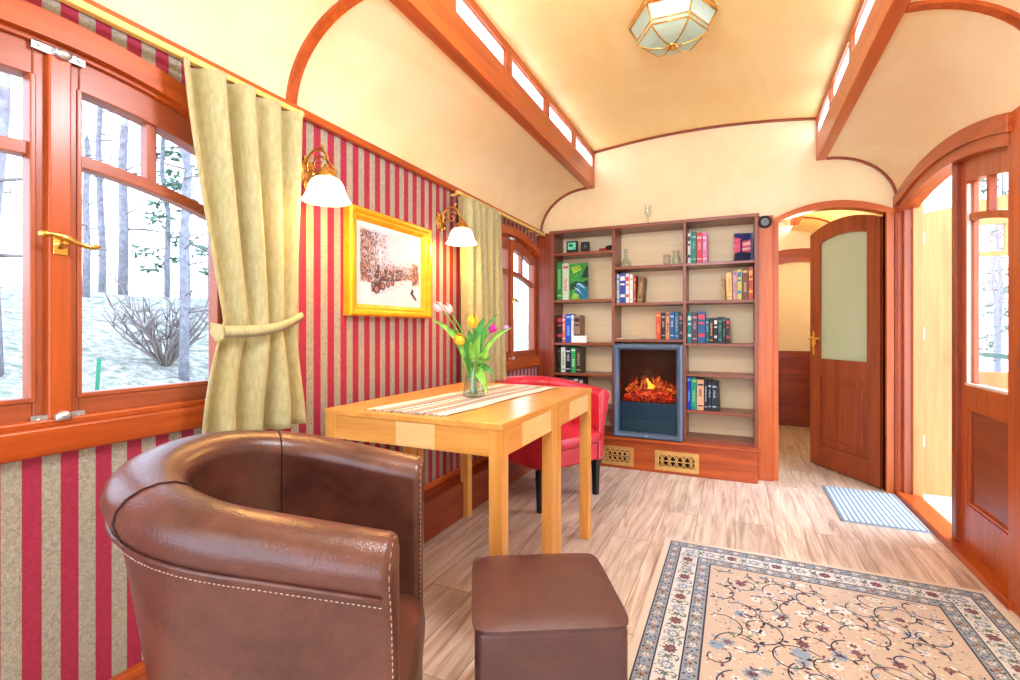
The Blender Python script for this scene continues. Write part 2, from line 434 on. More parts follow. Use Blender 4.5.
# clerestory beams with window strips
def clerestory(nm, x0, x1, inner, label, panes, n0):
    b = MB(); b.box(x0, x1, Y0, YB, ZB, 2.355)
    s = sroot(nm, label, 'beam', ((x0+x1)/2, Y0, ZB))
    obj('beam_board', b, M['case_y'] if inner > 0 else M['ox_y'], s, bevel=.004)
    b = MB()
    xa, xb = (x1-.03, x1) if inner > 0 else (x0, x0+.03)
    b.box(xa, xb, Y0, YB, 2.447, 2.497)
    ys = sorted(panes)
    prev = Y0
    for a, c in ys:
        b.box(xa, xb, prev, a, 2.355, 2.447); prev = c
    b.box(xa, xb, prev, YB, 2.355, 2.447)
    obj('top_rail', b, M['case_y'], s)
    for k, (a, c) in enumerate(ys):
        w = sroot('window_%d' % (n0+k), 'long narrow clerestory window pane in the ceiling beam', 'window', ((xa+xb)/2, (a+c)/2, 2.355))
        w['group'] = 'clerestory windows along the ceiling beams'
        f = MB(); xm = (xa+xb)/2
        f.box(xm-.008, xm+.008, a, c, 2.355, 2.361); f.box(xm-.008, xm+.008, a, c, 2.441, 2.447)
        f.box(xm-.008, xm+.008, a, a+.008, 2.361, 2.441); f.box(xm-.008, xm+.008, c-.008, c, 2.361, 2.441)
        obj('window_frame', f, M['case_y'], w)
        g = MB(); g.box(xm-.002, xm+.002, a+.008, c-.008, 2.361, 2.441); obj('pane', g, M['clereglass'], w)
PA = [(3.395+.0-.5555*k, 3.875-.5555*k) for k in range(8)]
clerestory('trim_6', BL0, BL1, 1, 'reddish brown ceiling beam on the wallpaper side with narrow windows', PA, 10)
clerestory('trim_7', BR0, BR1, -1, 'reddish brown ceiling beam on the entrance side with narrow windows', PA, 30)

# wall-top moulding and ledge
mb = MB(); mb.box(XL, XL+.028, Y0, YB, 1.852, 1.884)
struct('trim_8', mb, M['case_y'], 'orange wooden moulding where striped wall meets the vault', 'moulding', bevel=.006)
mb = MB(); mb.box(XL, -1.385, 1.32, 3.8, 0, .198)
struct('baseboard_left', mb, M['dark_y'], 'boxed dark wooden skirting ledge under the striped wallpaper', 'skirting', bevel=.004)
mb = MB(); mb.box(XL, XL+.02, Y0, 1.32, 0, .11); mb.box(XL, XL+.028, Y0, 1.32, .11, .13)
struct('trim_28', mb, M['case_y'], 'low orange wooden skirting board behind the brown armchair', 'skirting', bevel=.003)
mb = MB(); mb.box(XL, XL+.022, 1.32, 3.8, .199, .230)
struct('trim_9', mb, M['ox_y'], 'thin light wooden strip on top of the skirting ledge', 'moulding', bevel=.006)

# ------------------------------------------------------------------ windows
def big_window(nm, c, sc, label):
    w = sroot(nm, label, 'window', (XL, c, .75))
    hw = .475*sc; cs = .05
    top = lambda off: (lambda u: 1.742+off-K/sc**2*(u-c)**2)
    P = lambda u, z, t: (t, u, z)
    xo, xi = XL-.075, XL+.028
    b = MB()
    b.box(xo, xi, c-hw-cs*.6, c+hw+cs*.6, .752, .82)
    b.box(xo, xi-.012, c-hw-cs*.6, c+hw+cs*.6, .815, .838)
    obj('window_sill', b, M['case_y'], w, bevel=.008)
    b = MB(); b.band(c-hw-cs*.6, c+hw+cs*.6, top(0), top(.062), P, xo, xi, 22)
    b.band(c-hw, c+hw, top(-.012), top(0), P, xo, xi-.02, 22)
    obj('window_head', b, M['case_y'], w)
    for s in (-1, 1):
        b = MB(); u0, u1 = sorted((c+s*(hw-.012), c+s*(hw+cs*.6)))
        b.box(xo, xi, u0, u1, .82, top(0)(c+hw)+.03)
        obj('window_frame', b, M['case_z'], w, bevel=.004)
    for s in (-1, 1):
        e0 = .003; e1 = hw-.018
        b = MB()
        def U(a): return c+s*a
        def bx(a0, a1, z0, z1, mi=0, t0=XL-.055, t1=XL-.005):
            u = sorted((U(a0), U(a1))); b.box(t0, t1, u[0], u[1], z0, z1, mi)
        g0, g1 = .045, e1-.045*sc
        bx(e0, g0, .833, top(-.02)(U(g0)), 1); bx(g1, e1, .833, top(-.02)(U(e1)), 1)
        bx(g0, g1, .833, .885, 0)
        u0, u1 = sorted((U(e0), U(e1)))
        v0, v1 = sorted((U(g0), U(g1)))
        b.band(v0, v1, top(-.088), top(-.012), P, XL-.055, XL-.005, 10)
        b.band(u0, u1, lambda u: top(-.05)(u), lambda u: top(-.012)(u), P, XL-.053, XL-.007, 10)
        b.band(v0, v1, top(-.278), top(-.246), P, XL-.05, XL-.012, 10)
        um = U(g0+(g1-g0)*.48); b.box(XL-.049, XL-.015, um-.013, um+.013, top(-.262)(um), top(-.07)(um), 1)
        # rebate bead
        bx(g0-.006, g0+.006, .879, top(-.085)(U(g0)), 1, XL-.04, XL-.001); bx(g1-.006, g1+.006, .879, top(-.085)(U(g1)), 1, XL-.04, XL-.001); bx(g0, g1, .879, .891, 0, XL-.04, XL-.001)
        sash = obj('sash', b, [M['sash_y'], M['sash_z']], w, bevel=.003)
        b = MB(); b.band(v0, v1, lambda u: .888, top(-.09), P, XL-.034, XL-.03, 10)
        obj('pane', b, M['glass'], sash)
    b = MB(); b.box(XL-.01, XL+.012, c-.022, c+.024, .835, top(-.03)(c))
    obj('centre_strip', b, M['case_z'], w, bevel=.005)
    # handle : rosette plus twisted lever
    b = MB(); hz = 1.272
    rot = Matrix.Rotation(rad(90), 4, 'Y')
    b.lathe([(0, .0), (.014, 0), (.016, .003), (.012, .006), (.006, .01), (.0055, .03), (0, .031)], (XL+.012, c, hz-.012), 16, 0, rot)
    b.box(XL+.012, XL+.0155, c-.014, c+.014, hz-.04, hz+.004)
    obj('handle_plate', b, M['gold'], w, bevel=.003)
    b = MB(); pts = [(XL+.042, c-.052+.104*i/12*1.15, hz+.006*math.sin(i/12*PI*2)+(-.012*i/12)) for i in range(13)]
    b.tube(pts, [.005, .009, .007, .006, .008, .009, .008, .007, .006, .0065, .0075, .007, .004], 10)
    obj('handle', b, M['gold'], w)
    for z, sg in ((1.722, 1), (.838, -1)):
        b = MB()
        b.box(XL+.002, XL+.008, c-.052, c+.052, z-.010, z+.010)
        b.tube([(XL+.014, c-.012, z), (XL+.014, c+.02, z)], .009, 10); b.ball((XL+.018, c+.004, z-.004*sg), .012, .016, .012)
        for q in (-.04, .038): b.ball((XL+.009, c+q, z), .004)
        obj('latch', b, M['steel'], w)
    return w
big_window('window_1', W1C, 1.0, 'near arched casement window in an orange wooden frame beside the tied curtain')
big_window('window_2', W2C, 1.125, 'far arched casement window between the second curtain and the bookcase')

# ------------------------------------------------------------------ curtains
def curtain(yt0, yt1, ytie0, ytie1, yb0, yb1, ztie, zbot, nf, label, grp=None, tie=True, seed=1, zt=1.815):
    rnd = random.Random(seed)
    root = thing('curtain', label, 'curtain', (XL+.06, (yt0+yt1)/2, zbot), 0)
    nu, nv = nf*14, 46
    def edge(z):
        if not tie:
            q = (zt-z)/(zt-zbot); return yt0+(yb0-yt0)*q, yt1+(yb1-yt1)*q, 1
        if z > ztie:
            q = (zt-z)/(zt-ztie); e = q**1.25
            return yt0+(ytie0-yt0)*e, yt1+(ytie1-yt1)*e, 1-.55*q**3
        q = (ztie-z)/(ztie-zbot); e = math.sin(q*PI/2)**.9
        return ytie0+(yb0-ytie0)*e, ytie1+(yb1-ytie1)*e, .45+.55*e
    ph = [rnd.uniform(-.5, .5) for _ in range(nf+2)]
    vs = []
    for j in range(nv+1):
        z = zt+(zbot-zt)*j/nv
        a, b, amp = edge(z)
        for i in range(nu+1):
            u = i/nu
            k = u*nf; wob = ph[int(k) % nf]*.25
            s = math.cos(2*PI*k+wob*math.sin(z*5)); sh = math.copysign(abs(s)**.75, s)
            d = .030*amp*sh*(1+.25*math.sin(3*z+k*2))
            d += .012*math.sin(u*PI)
            if z < ztie and tie: d += .01*math.sin(u*9+z*9)
            vs.append((XL+.078+d, a+(b-a)*(u+.012*math.sin(2*PI*k*1+.6)), z))
    mb = MB(); w = nu+1
    mb.add(vs, [(j*w+i, j*w+i+1, (j+1)*w+i+1, (j+1)*w+i) for j in range(nv) for i in range(nu)], 0, True)
    o = obj('drape', mb, M['curtain'], root)
    md = o.modifiers.new('thick', 'SOLIDIFY'); md.thickness = .003
    if tie:
        mb = MB(); pts = []
        n = 22
        for i in range(n+1):
            u = i/n; y = ytie0-.012+(ytie1-ytie0+.02)*u
            x = XL+.078+.036+.03*math.sin(u*PI)
            z = ztie-.03+.055*u-.018*math.sin(u*PI)
            pts.append((x, y, z, .030+.004*math.cos(u*PI)))
        vs = []
        for x, y, z, h in pts: vs += [(x, y, z-h/2-.002), (x+.004, y, z), (x, y, z+h/2+.002), (x-.006, y, z)]
        fs = []
        for i in range(n):
            o_ = i*4
            for k in range(4): fs.append((o_+k, o_+(k+1) % 4, o_+4+(k+1) % 4, o_+4+k))
        mb.add(vs, fs, 0, True)
        # return to the wall and knot flare
        y0, z0 = pts[0][1], pts[0][2]
        mb.add([(pts[0][0], y0, z0-.02), (pts[0][0], y0, z0+.02), (pts[0][0]-.01, y0-.035, z0+.028), (pts[0][0]-.02, y0-.03, z0-.004), (pts[0][0]-.01, y0-.02, z0-.028)], [(0, 1, 2, 3, 4)])
        mb.tube([(pts[-1][0], pts[-1][1], pts[-1][2]), (XL+.01, pts[-1][1]+.015, pts[-1][2]+.01)], .008, 6)
        t = obj('tieback', mb, M['curtain'], root)
    return root
curtain(.858, 1.262, .985, 1.255, .900, 1.285, 1.075, .718, 4, 'khaki curtain tied back beside the near window, behind the brown armchair')
curtain(2.40, 2.90, 2.46, 2.88, 2.44, 2.95, 1.05, .66, 6, 'khaki curtain hanging straight beside the far window, behind the tulips', tie=False, seed=4)
for a, b, lab in ((Y0, 1.30, 'brass yellow curtain rail over the near window'), (2.40, 3.80, 'brass yellow curtain rail over the far window')):
    root = thing('curtain_rail', lab, 'curtain rail', (XL+.065, (a+b)/2, 1.83))
    mb = MB(); mb.box(XL+.055, XL+.078, a, b, 1.822, 1.842); obj('rail', mb, M['rail'], root, bevel=.004)
    mb = MB(); mb.ball((XL+.066, b, 1.832), .016, .012, .016); obj('end_stop', mb, M['rail'] if a < 0 else M['black'], root)
    for yy in (a+.05 if a > 0 else .2, b-.2, b-.03):
        mb = MB(); mb.box(XL, XL+.06, yy-.008, yy+.008, 1.826, 1.84); obj('bracket', mb, M['rail'], root)

# ------------------------------------------------------------------ picture
pic = thing('framed_picture', 'golden framed snowy railway picture between the two wall lamps', 'picture', (XL+.01, 1.868, 1.11))
Y1, Y2, Z1, Z2 = 1.583, 2.192, 1.112, 1.582
prof = [(0, 0), (.0, .034), (.012, .042), (.03, .04), (.045, .03), (.058, .03), (.075, .018), (.085, .012), (.085, 0)]
mb = MB(); n = len(prof)
rings = []
for d, t in prof: rings.append([(XL+t, Y1+d*.8, Z1+d*.62), (XL+t, Y2-d*.8, Z1+d*.62), (XL+t, Y2-d*.8, Z2-d*.62), (XL+t, Y1+d*.8, Z2-d*.62)])
vs = [v for r in rings for v in r]
mb.add(vs, [(i*4+k, i*4+(k+1) % 4, (i+1)*4+(k+1) % 4, (i+1)*4+k) for i in range(n-1) for k in range(4)])
obj('frame', mb, M['gilt'], pic)
C_('snow', 206, 210, 222, noise=.04, nscale=20); C_('sky_print', 186, 192, 214, noise=.06, nscale=12)
C_('pencil', 112, 84, 80); C_('ochre', 190, 142, 90); C_('engine', 84, 56, 62); C_('mauve_print', 160, 110, 112); C_('blueprint', 176, 188, 212)
mb = MB(); X = XL+.012
A0, A1, B0, B1 = Y1+.066, Y2-.066, Z1+.05, Z2-.05
mb.box(X-.004, X, A0, A1, B0, B1, 0)
def pq(u, v): return (A0+(A1-A0)*u, B0+(B1-B0)*v)
lay = [0]
def patch(pts, mi):
    lay[0] += 1; x = X+.0004+lay[0]*1e-6
    mb.add([(x, *pq(u, v)) for u, v in pts], [tuple(range(len(pts)))], mi)
patch([(.04, .3), (.96, .3), (.96, .93), (.04, .93)], 1)
patch([(.04, .05), (.96, .05), (.96, .36), (.6, .33), (.3, .3), (.04, .36)], 0)
rr = random.Random(3)
for _ in range(2300):
    m_ = rr.random()
    if m_ < .55:
        v = rr.uniform(.28, .9); wd = .34 if v > .55 else .24; u = .05+abs(rr.gauss(0, .5))*wd
        if u > .05+wd*1.15: continue
    elif m_ < .85: u = rr.uniform(.3, .95); v = .36+abs(rr.gauss(0, .09))+.12*max(0, u-.7)
    else: u = rr.uniform(.84, .96); v = rr.uniform(.3, .6)
    s_ = rr.uniform(.004, .013); a = rr.uniform(0, PI)
    patch([(u+s_*math.cos(a+k*2.1)*.8, v+s_*1.6*math.sin(a+k*2.1)) for k in range(3)], rr.choice([2, 2, 3, 5, 5, 4]))
# steam engine and tender, side on
def ell(cu, cv, ru, rv, mi, n=12): patch([(cu+ru*math.cos(2*PI*k/n), cv+rv*math.sin(2*PI*k/n)) for k in range(n)], mi)
patch([(.30, .30), (.62, .34), (.62, .42), (.30, .42)], 4)
patch([(.26, .25), (.34, .24), (.34, .44), (.27, .44)], 4)
ell(.29, .36, .05, .09, 4)
patch([(.28, .44), (.31, .44), (.315, .5), (.275, .5)], 4)
ell(.40, .435, .02, .03, 4); ell(.47, .43, .015, .03, 4)
patch([(.55, .33), (.66, .35), (.66, .49), (.54, .48)], 4)
patch([(.20, .16), (.38, .22), (.34, .32), (.2, .28)], 4)
for cu, cv, r in ((.27, .2, .045), (.36, .25, .04), (.44, .28, .035), (.51, .3, .03)): ell(cu, cv, r, r*1.3, 4); ell(cu, cv, r*.55, r*.8, 5)
for k in range(8):
    u = .12+.03*k; patch([(u, .08+.01*k), (u+.28, .2+.01*k), (u+.28, .205+.01*k)], 6)
ell(.84, .22, .02, .035, 4); patch([(.8, .2), (.9, .1), (.92, .11), (.83, .22)], 4)
for k in range(9): ell(rr.uniform(.3, .36), rr.uniform(.5, .72), .02, .03, rr.choice([1, 0]), 9)
for k in range(330):
    u = rr.uniform(.18, .68); v = .3+.12*math.sin((u-.18)*5)+rr.gauss(0, .06); s_ = rr.uniform(.004, .012); a = rr.uniform(0, PI)
    patch([(u+s_*math.cos(a+q*2.1), v+s_*1.4*math.sin(a+q*2.1)) for q in range(3)], rr.choice([2, 5, 5, 4, 6, 0]))
obj('print', mb, [M['snow'], M['sky_print'], M['pencil'], M['ochre'], M['engine'], M['mauve_print'], M['blueprint']], pic)

# ------------------------------------------------------------------ wall lamps
def sconce(y, label):
    root = thing('wall_lamp', label, 'wall lamp', (XL, y+.03, 1.66))
    z = 1.665; yr = y+.055
    mb = MB(); rot = Matrix.Rotation(rad(90), 4, 'Y')
    mb.lathe([(0, .016), (.018, .018), (.03, .012), (.044, .004), (.046, 0)], (XL+.002, yr, z-.01), 20, 0, rot)
    for k in range(8):     # leaf-like petals round the rosette
        a = 2*PI*k/8; r1, r2 = .026, .058
        p = lambda r, da, t: (XL+t, yr+r*math.cos(a+da), z-.01+r*1.15*math.sin(a+da))
        mb.add([p(r1, -.2, .012), p(.046, -.22, .01), p(r2, 0, .005), p(.046, .22, .01), p(r1, .2, .012), p(.04, 0, .018)], [(0, 1, 5), (1, 2, 5), (2, 3, 5), (3, 4, 5), (4, 0, 5)])
    obj('rosette', mb, M['brass'], root)
    mb = MB()
    cx, cz = XL+.085, z+.015
    pts = []
    for i in range(46):      # arm: leaves the wall low, loops over, drops to the shade
        t = i/45
        if t < .5: a = PI*1.15-t*2*PI*1.15; pts.append((XL+.07+.052*math.cos(a)*(1), yr, z+.012+.052*math.sin(a)))
        else:
            q = (t-.5)*2; pts.append((XL+.122+.048*q, yr-.01*q, z+.012-.005-.045*q**1.5))
    pts.insert(0, (XL+.01, yr, z-.012))
    mb.tube(pts, .0055, 8)
    sp = []
    for i in range(36): a = i/35*PI*2.6; r = .034*(1-i/42); sp.append((XL+.075+r*math.cos(a+.5), yr+.003, z+.008+r*math.sin(a+.5)))
    mb.tube(sp, .004, 7)
    mb.tube([(XL+.09, yr, z+.06), (XL+.1, yr, z+.078), (XL+.106, yr, z+.084)], [.004, .006, .002], 7)
    obj('arm', mb, M['brass'], root)
    sx, sy = XL+.17, y
    mb = MB(); mb.lathe([(0, 1.632), (.01, 1.631), (.03, 1.618), (.038, 1.6), (.042, 1.592), (.040, 1.588)], (sx, sy, 0), 22); mb.lathe([(0, 1.645), (.007, 1.642), (.008, 1.63)], (sx, sy, 0), 10)
    obj('shade_cap', mb, M['brass'], root)
    mb = MB(); pr_ = [(.036, 1.595), (.05, 1.585), (.060, 1.568), (.066, 1.548), (.071, 1.532), (.079, 1.519), (.085, 1.512)]
    pr_ += [(r-.003, zz-.001) for r, zz in reversed(pr_)]
    mb.lathe(pr_, (sx, sy, 0), 28)
    obj('lamp_shade', mb, M['shade'], root)
    mb = MB(); mb.ball((sx, sy, 1.545), .022, .022, .028); obj('bulb', mb, plain('bulb', srgb(255,240,210), .3, emit=srgb(255,232,190), estr=6), root)
    ld = bpy.data.lights.new('sconce light', 'POINT'); ld.energy = SC_E; ld.color = (1, .52, .13); ld.shadow_soft_size = .03
    lo = bpy.data.objects.new('sconce_light', ld); C.objects.link(lo); lo.location = (sx, sy, 1.50); lo.parent = None
SC_E = 5
sconce(1.32, 'lit bell shaped brass wall lamp between the near curtain and the picture')
sconce(2.275, 'lit bell shaped brass wall lamp between the picture and the far curtain')

# ------------------------------------------------------------------ ceiling lantern
root = thing('ceiling_lamp', 'hexagonal brass and pale green glass lantern on the raised ceiling', 'ceiling lamp', (-.268, 2.40, 2.54))
hexp = lambda r, z, k, o=3: (-.268+r*math.cos(rad(60*k+o)), 2.40+r*math.sin(rad(60*k+o)), z)
mb = MB(); n6 = range(6)
mb.add([hexp(.185, 2.548, k) for k in n6]+[hexp(.19, 2.515, k) for k in n6]+[hexp(.2, 2.50, k) for k in n6]+[hexp(.165, 2.497, k) for k in n6],
       [(k+6*j, (k+1) % 6+6*j, (k+1) % 6+6*j+6, k+6*j+6) for j in range(3) for k in n6]+[tuple(range(6))])
for k in n6:
    a, b = Vector(hexp(.198, 2.508, k)), Vector(hexp(.198, 2.508, k+1))
    for i in range(12): mb.ball(tuple(a.lerp(b, (i+.5)/12)), .006, .006, .008, 6, 4)
obj('ceiling_plate', mb, M['brass'], root)
levels = [(.192, 2.497), (.158, 2.440), (.156, 2.418)]
dome = [(.156, 2.418), (.135, 2.402), (.10, 2.388), (.055, 2.379), (.022, 2.375)]
for nm, lv in (('upper_glass', levels[:2]), ('band_glass', levels[1:]), ('petal_glass', dome)):
    mb = MB(); vs = [hexp(r, z, k) for r, z in lv for k in n6]
    mb.add(vs, [(i*6+k, i*6+(k+1) % 6, (i+1)*6+(k+1) % 6, (i+1)*6+k) for i in range(len(lv)-1) for k in n6])
    obj(nm, mb, M['lampglass'], root)
mb = MB()
for k in n6:
    mb.tube([hexp(r, z, k) for r, z in levels+dome[1:]], .0042, 6)
    for (r, z) in levels: mb.tube([hexp(r+.001, z, k), hexp(r+.001, z, k+1)], .0038, 6)
obj('brass_frame', mb, M['gold'], root)
mb = MB(); mb.lathe([(0, 2.362), (.008, 2.364), (.014, 2.37), (.03, 2.373), (.03, 2.378), (0, 2.38)], (-.268, 2.40, 0), 12)
for k in range(8): mb.ball((-.268+.022*math.cos(k*PI/4), 2.40+.022*math.sin(k*PI/4), 2.373), .007, .007, .005, 8, 5)
obj('finial', mb, M['gold'], root)

# ------------------------------------------------------------------ bookcase
bc = thing('bookcase', 'brown wooden bookcase in three bays around the electric fireplace', 'bookcase', (-.63, 3.9, 0))
YF, YK = 3.79, 4.03
for x0, x1, f in ((-1.372, -1.345, 3.78), (.122, .146, 3.78)):
    mb = MB(); mb.box(x0, x1, f, YK, .235, 1.835); obj('side_panel', mb, M['shelf_z'], bc, bevel=.002)
for x0, x1 in ((-.868, -.846), (-.345, -.325)):
    mb = MB(); mb.box(x0, x1, 3.782, YK, .26, 1.83); obj('divider', mb, M['shelf_z'], bc, bevel=.002)
mb = MB(); mb.box(-1.38, .152, 3.775, YK, 1.832, 1.856); obj('top_panel', mb, M['shelf_x'], bc, bevel=.003)
mb = MB(); mb.box(-1.36, .14, YK-.002, YK+.01, .2, 1.85); obj('back_panel', mb, M['beige_back'], bc)
bays = {1: (-1.345, -.868), 2: (-.846, -.345), 3: (-.325, .122)}
SH = {1: [1.674, 1.294, .948, .703, .44], 2: [1.538, 1.258, .98], 3: [1.537, 1.263, .954, .733, .465]}
for k, zs in SH.items():
    for z in zs:
        mb = MB(); mb.box(bays[k][0], bays[k][1], YF, YK, z-.02, z); obj('shelf', mb, M['shelf_x'], bc, bevel=.002)
mb = MB(); mb.box(-1.36, .13, 3.79, YK, .235, .262); obj('bottom_shelf', mb, M['shelf_x'], bc)
mb = MB(); mb.box(-1.39, .142, 3.735, YK-.01, .0, .215); obj('plinth', mb, M['case_x'], bc, bevel=.003)
mb = MB(); mb.box(-1.39, .158, 3.712, 3.80, .213, .238); obj('base_moulding', mb, M['case_x'], bc, bevel=.008, seg=3)

mb = MB(); mb.box(XL, -1.372, 3.80, 3.86, 0, 1.846)
struct('trim_20', mb, M['dark_z'], 'dark brown filler board between window wall and bookcase', 'panel', bevel=.003)
mb = MB(); mb.box(.1465, .240, 3.842, 3.90, 0, 1.846)
struct('trim_21', mb, M['ox_z'], 'upright brown board between bookcase and inner doorway', 'panel', bevel=.003)
root = thing('round_vent', 'small round black vent at the top of the upright board', 'vent', (.19, 3.84, 1.80))
rot = Matrix.Rotation(rad(90), 4, 'X')
mb = MB(); mb.lathe([(0, .004), (.03, .004), (.034, .012), (.043, .010), (.045, 0)], (.19, 3.842, 1.802), 24, 0, rot); obj('ring', mb, M['black'], root)
mb = MB()
for r in (.008, .016, .024): mb.tube([(.19+r*math.cos(a*PI/8), 3.835, 1.802+r*math.sin(a*PI/8)) for a in range(16)], .0022, 5, closed=True)
obj('grille', mb, M['steel'], root)

# vents in the plinth
def vent(x0, x1, z0, z1, label):
    root = thing('vent_grille', label, 'vent grille', ((x0+x1)/2, 3.735, z0))
    w, h = x1-x0, z1-z0; m_ = .028; yf = 3.727
    mb = MB()
    mb.box(x0, x1, yf, 3.735, z0, z0+m_); mb.box(x0, x1, yf, 3.735, z1-m_, z1); mb.box(x0, x0+m_, yf, 3.735, z0+m_, z1-m_); mb.box(x1-m_, x1, yf, 3.735, z0+m_, z1-m_)
    obj('plate', mb, M['vent'], root, bevel=.002)
    mb = MB(); mb.box(x0+m_, x1-m_, 3.7345, 3.7365, z0+m_, z1-m_); obj('opening', mb, M['void'], root)
    mb = MB(); iw = w-2*m_; ih = h-2*m_; nn = 5; zc_ = (z0+z1)/2
    for k in range(nn+1):
        cx = x0+m_+iw*k/nn
        for dz in (ih*.25, -ih*.25):
            r = min(iw/nn*.5, ih*.3)
            pts = [(cx+r*math.cos(a), 3.731, zc_+dz+r*math.sin(a)*.9) for a in [2*PI*i/16 for i in range(16)]]
            pts = [p for p in pts]
            if k in (0, nn): pts = [(min(max(p[0], x0+m_), x1-m_), p[1], p[2]) for p in pts]
            mb.tube(pts, .0038, 5, closed=True)
    for k in range(nn):
        cx = x0+m_+iw*(k+.5)/nn
        for s in (-1, 1):
            mb.tube([(cx-s*iw/nn*.5, 3.731, zc_+ih*.5), (cx-s*iw/nn*.1, 3.731, zc_+ih*.16), (cx+s*iw/nn*.1, 3.731, zc_-ih*.16), (cx+s*iw/nn*.5, 3.731, zc_-ih*.5)], .0038, 5)
    obj('scroll_grille', mb, M['vent'], root)
vent(-.935, -.692, .022, .165, 'scrolled brass vent grille beside the red chair in the bookcase plinth')
vent(-.538, -.233, .022, .165, 'scrolled brass vent grille in the plinth below the fireplace corner')

# ------------------------------------------------------------------ electric fireplace
fp = thing('electric_fireplace', 'grey blue framed electric fireplace with glowing log fire', 'fireplace', (-.595, 3.74, .238))
C_('fpframe', 106, 128, 152, rough=.3, metal=.35); C_('fppanel', 20, 56, 80, rough=.35); C_('fpline', 40, 84, 90)
FX0, FX1, FZ0, FZ1 = -.845, -.345, .240, .945
mb = MB(); yb, yf = 3.79, 3.715
b = .042
def ringframe(mb, x0, x1, z0, z1, bw, y0, y1, mi=0):
    P = [(0, y0), (0, y1+.012), (.012, y1), (bw-.012, y1+.006), (bw, y1+.03), (bw, y0)]
    rings = [[(x0+d, y, z0+d), (x1-d, y, z0+d), (x1-d, y, z1-d), (x0+d, y, z1-d)] for d, y in P]
    vs = [v for r in rings for v in r]; n = len(P)
    mb.add(vs, [(i*4+k, i*4+(k+1) % 4, (i+1)*4+(k+1) % 4, (i+1)*4+k) for i in range(n-1) for k in range(4)], mi)
ringframe(mb, FX0, FX1, FZ0, FZ1, .045, yb, yf)
obj('surround', mb, M['fpframe'], fp, bevel=.004)
# the firebox
m, nt, bs = newmat('firebox brick glow')
tc = N(nt, 'ShaderNodeTexCoord'); mp = N(nt, 'ShaderNodeMapping'); mp.inputs['Rotation'].default_value = (rad(90), 0, 0); nt.links.new(tc.outputs['Object'], mp.inputs[0])
br = N(nt, 'ShaderNodeTexBrick', Scale=9.0); nt.links.new(mp.outputs[0], br.inputs['Vector'])
br.inputs['Color1'].default_value = srgb(70,44,32); br.inputs['Color2'].default_value = srgb(52,34,26); br.inputs['Mortar'].default_value = srgb(34,24,20)
nt.links.new(br.outputs[0], bs.inputs['Base Color']); bs.inputs['Roughness'].default_value = .8
bs.inputs['Emission Color'].default_value = srgb(90,50,30); bs.inputs['Emission Strength'].default_value = .22
M['firebrick'] = m
mb = MB(); x0, x1 = FX0+.045, FX1-.045
mb.box(x0, x1, 3.9, 3.91, .505, FZ1-.045); mb.box(x0, x1, 3.76, 3.91, .49, .505)
mb.box(x0-.004, x0, 3.76, 3.91, .505, FZ1-.045); mb.box(x1, x1+.004, 3.76, 3.91, .505, FZ1-.045); mb.box(x0, x1, 3.76, 3.91, FZ1-.045, FZ1-.04)
obj('firebox', mb, M['firebrick'], fp)
def fire_mat(name, c, st):
    m, nt, bs = newmat(name)
    tc = N(nt, 'ShaderNodeTexCoord'); no = N(nt, 'ShaderNodeTexNoise', Scale=26.0, Detail=5.0, Distortion=1.5); nt.links.new(tc.outputs['Object'], no.inputs['Vector'])
    r = N(nt, 'ShaderNodeValToRGB'); e = r.color_ramp.elements; e[0].position = .38; e[0].color = (.03, .004, .002, 1); e[1].position = .68; e[1].color = c
    x = e.new(.5); x.color = srgb(190, 40, 14)
    nt.links.new(no.outputs[0], r.inputs[0]); nt.links.new(r.outputs[0], bs.inputs['Emission Color']); bs.inputs['Emission Strength'].default_value = st
    bs.inputs['Base Color'].default_value = (.03, .01, .008, 1)
    return m
M['flame'] = fire_mat('orange flames', srgb(255,150,40), .9); M['ember'] = fire_mat('glowing embers', srgb(255,110,50), 1.1)
M['flametip'] = plain('bright flame tongue', srgb(255,190,60), .5, emit=srgb(255,180,50), estr=.9)
rr = random.Random(5)
mb = MB()
for k in range(46):     # flame tongues: thin upright leaves
    cx = rr.uniform(x0+.035, x1-.03); y = rr.uniform(3.85, 3.89); h = rr.uniform(.05, .17)*(1-.5*abs(cx-(x0+x1)/2)/.2); w = rr.uniform(.012, .026)
    lean = rr.uniform(-.02, .02)
    L_ = []; R_ = []
    for i in range(7):
        t = i/6; ww = w*math.sin(PI*(.15+.85*t))*(1-.2*t); cxx = cx+lean*t*t+.006*math.sin(t*7+k)
        L_.append((cxx-ww, y, .565+h*t)); R_.append((cxx+ww, y, .565+h*t))
    mb.add(L_+R_, [(i, i+1, 8+i, 7+i) for i in range(6)])
obj('flames', mb, M['flame'], fp)
mb = MB()
for k, (cx, h) in enumerate(((-.60, .085), (-.585, .06))):
    L_ = []; R_ = []
    for i in range(9):
        t = i/8; ww = .016*math.sin(PI*(.2+.8*t)); c_ = cx+.012*math.sin(t*5)
        L_.append((c_-ww, 3.846, .60+h*t)); R_.append((c_+ww, 3.846, .60+h*t))
    mb.add(L_+R_, [(i, i+1, 10+i, 9+i) for i in range(8)])
obj('flame_tongue', mb, M['flametip'], fp)
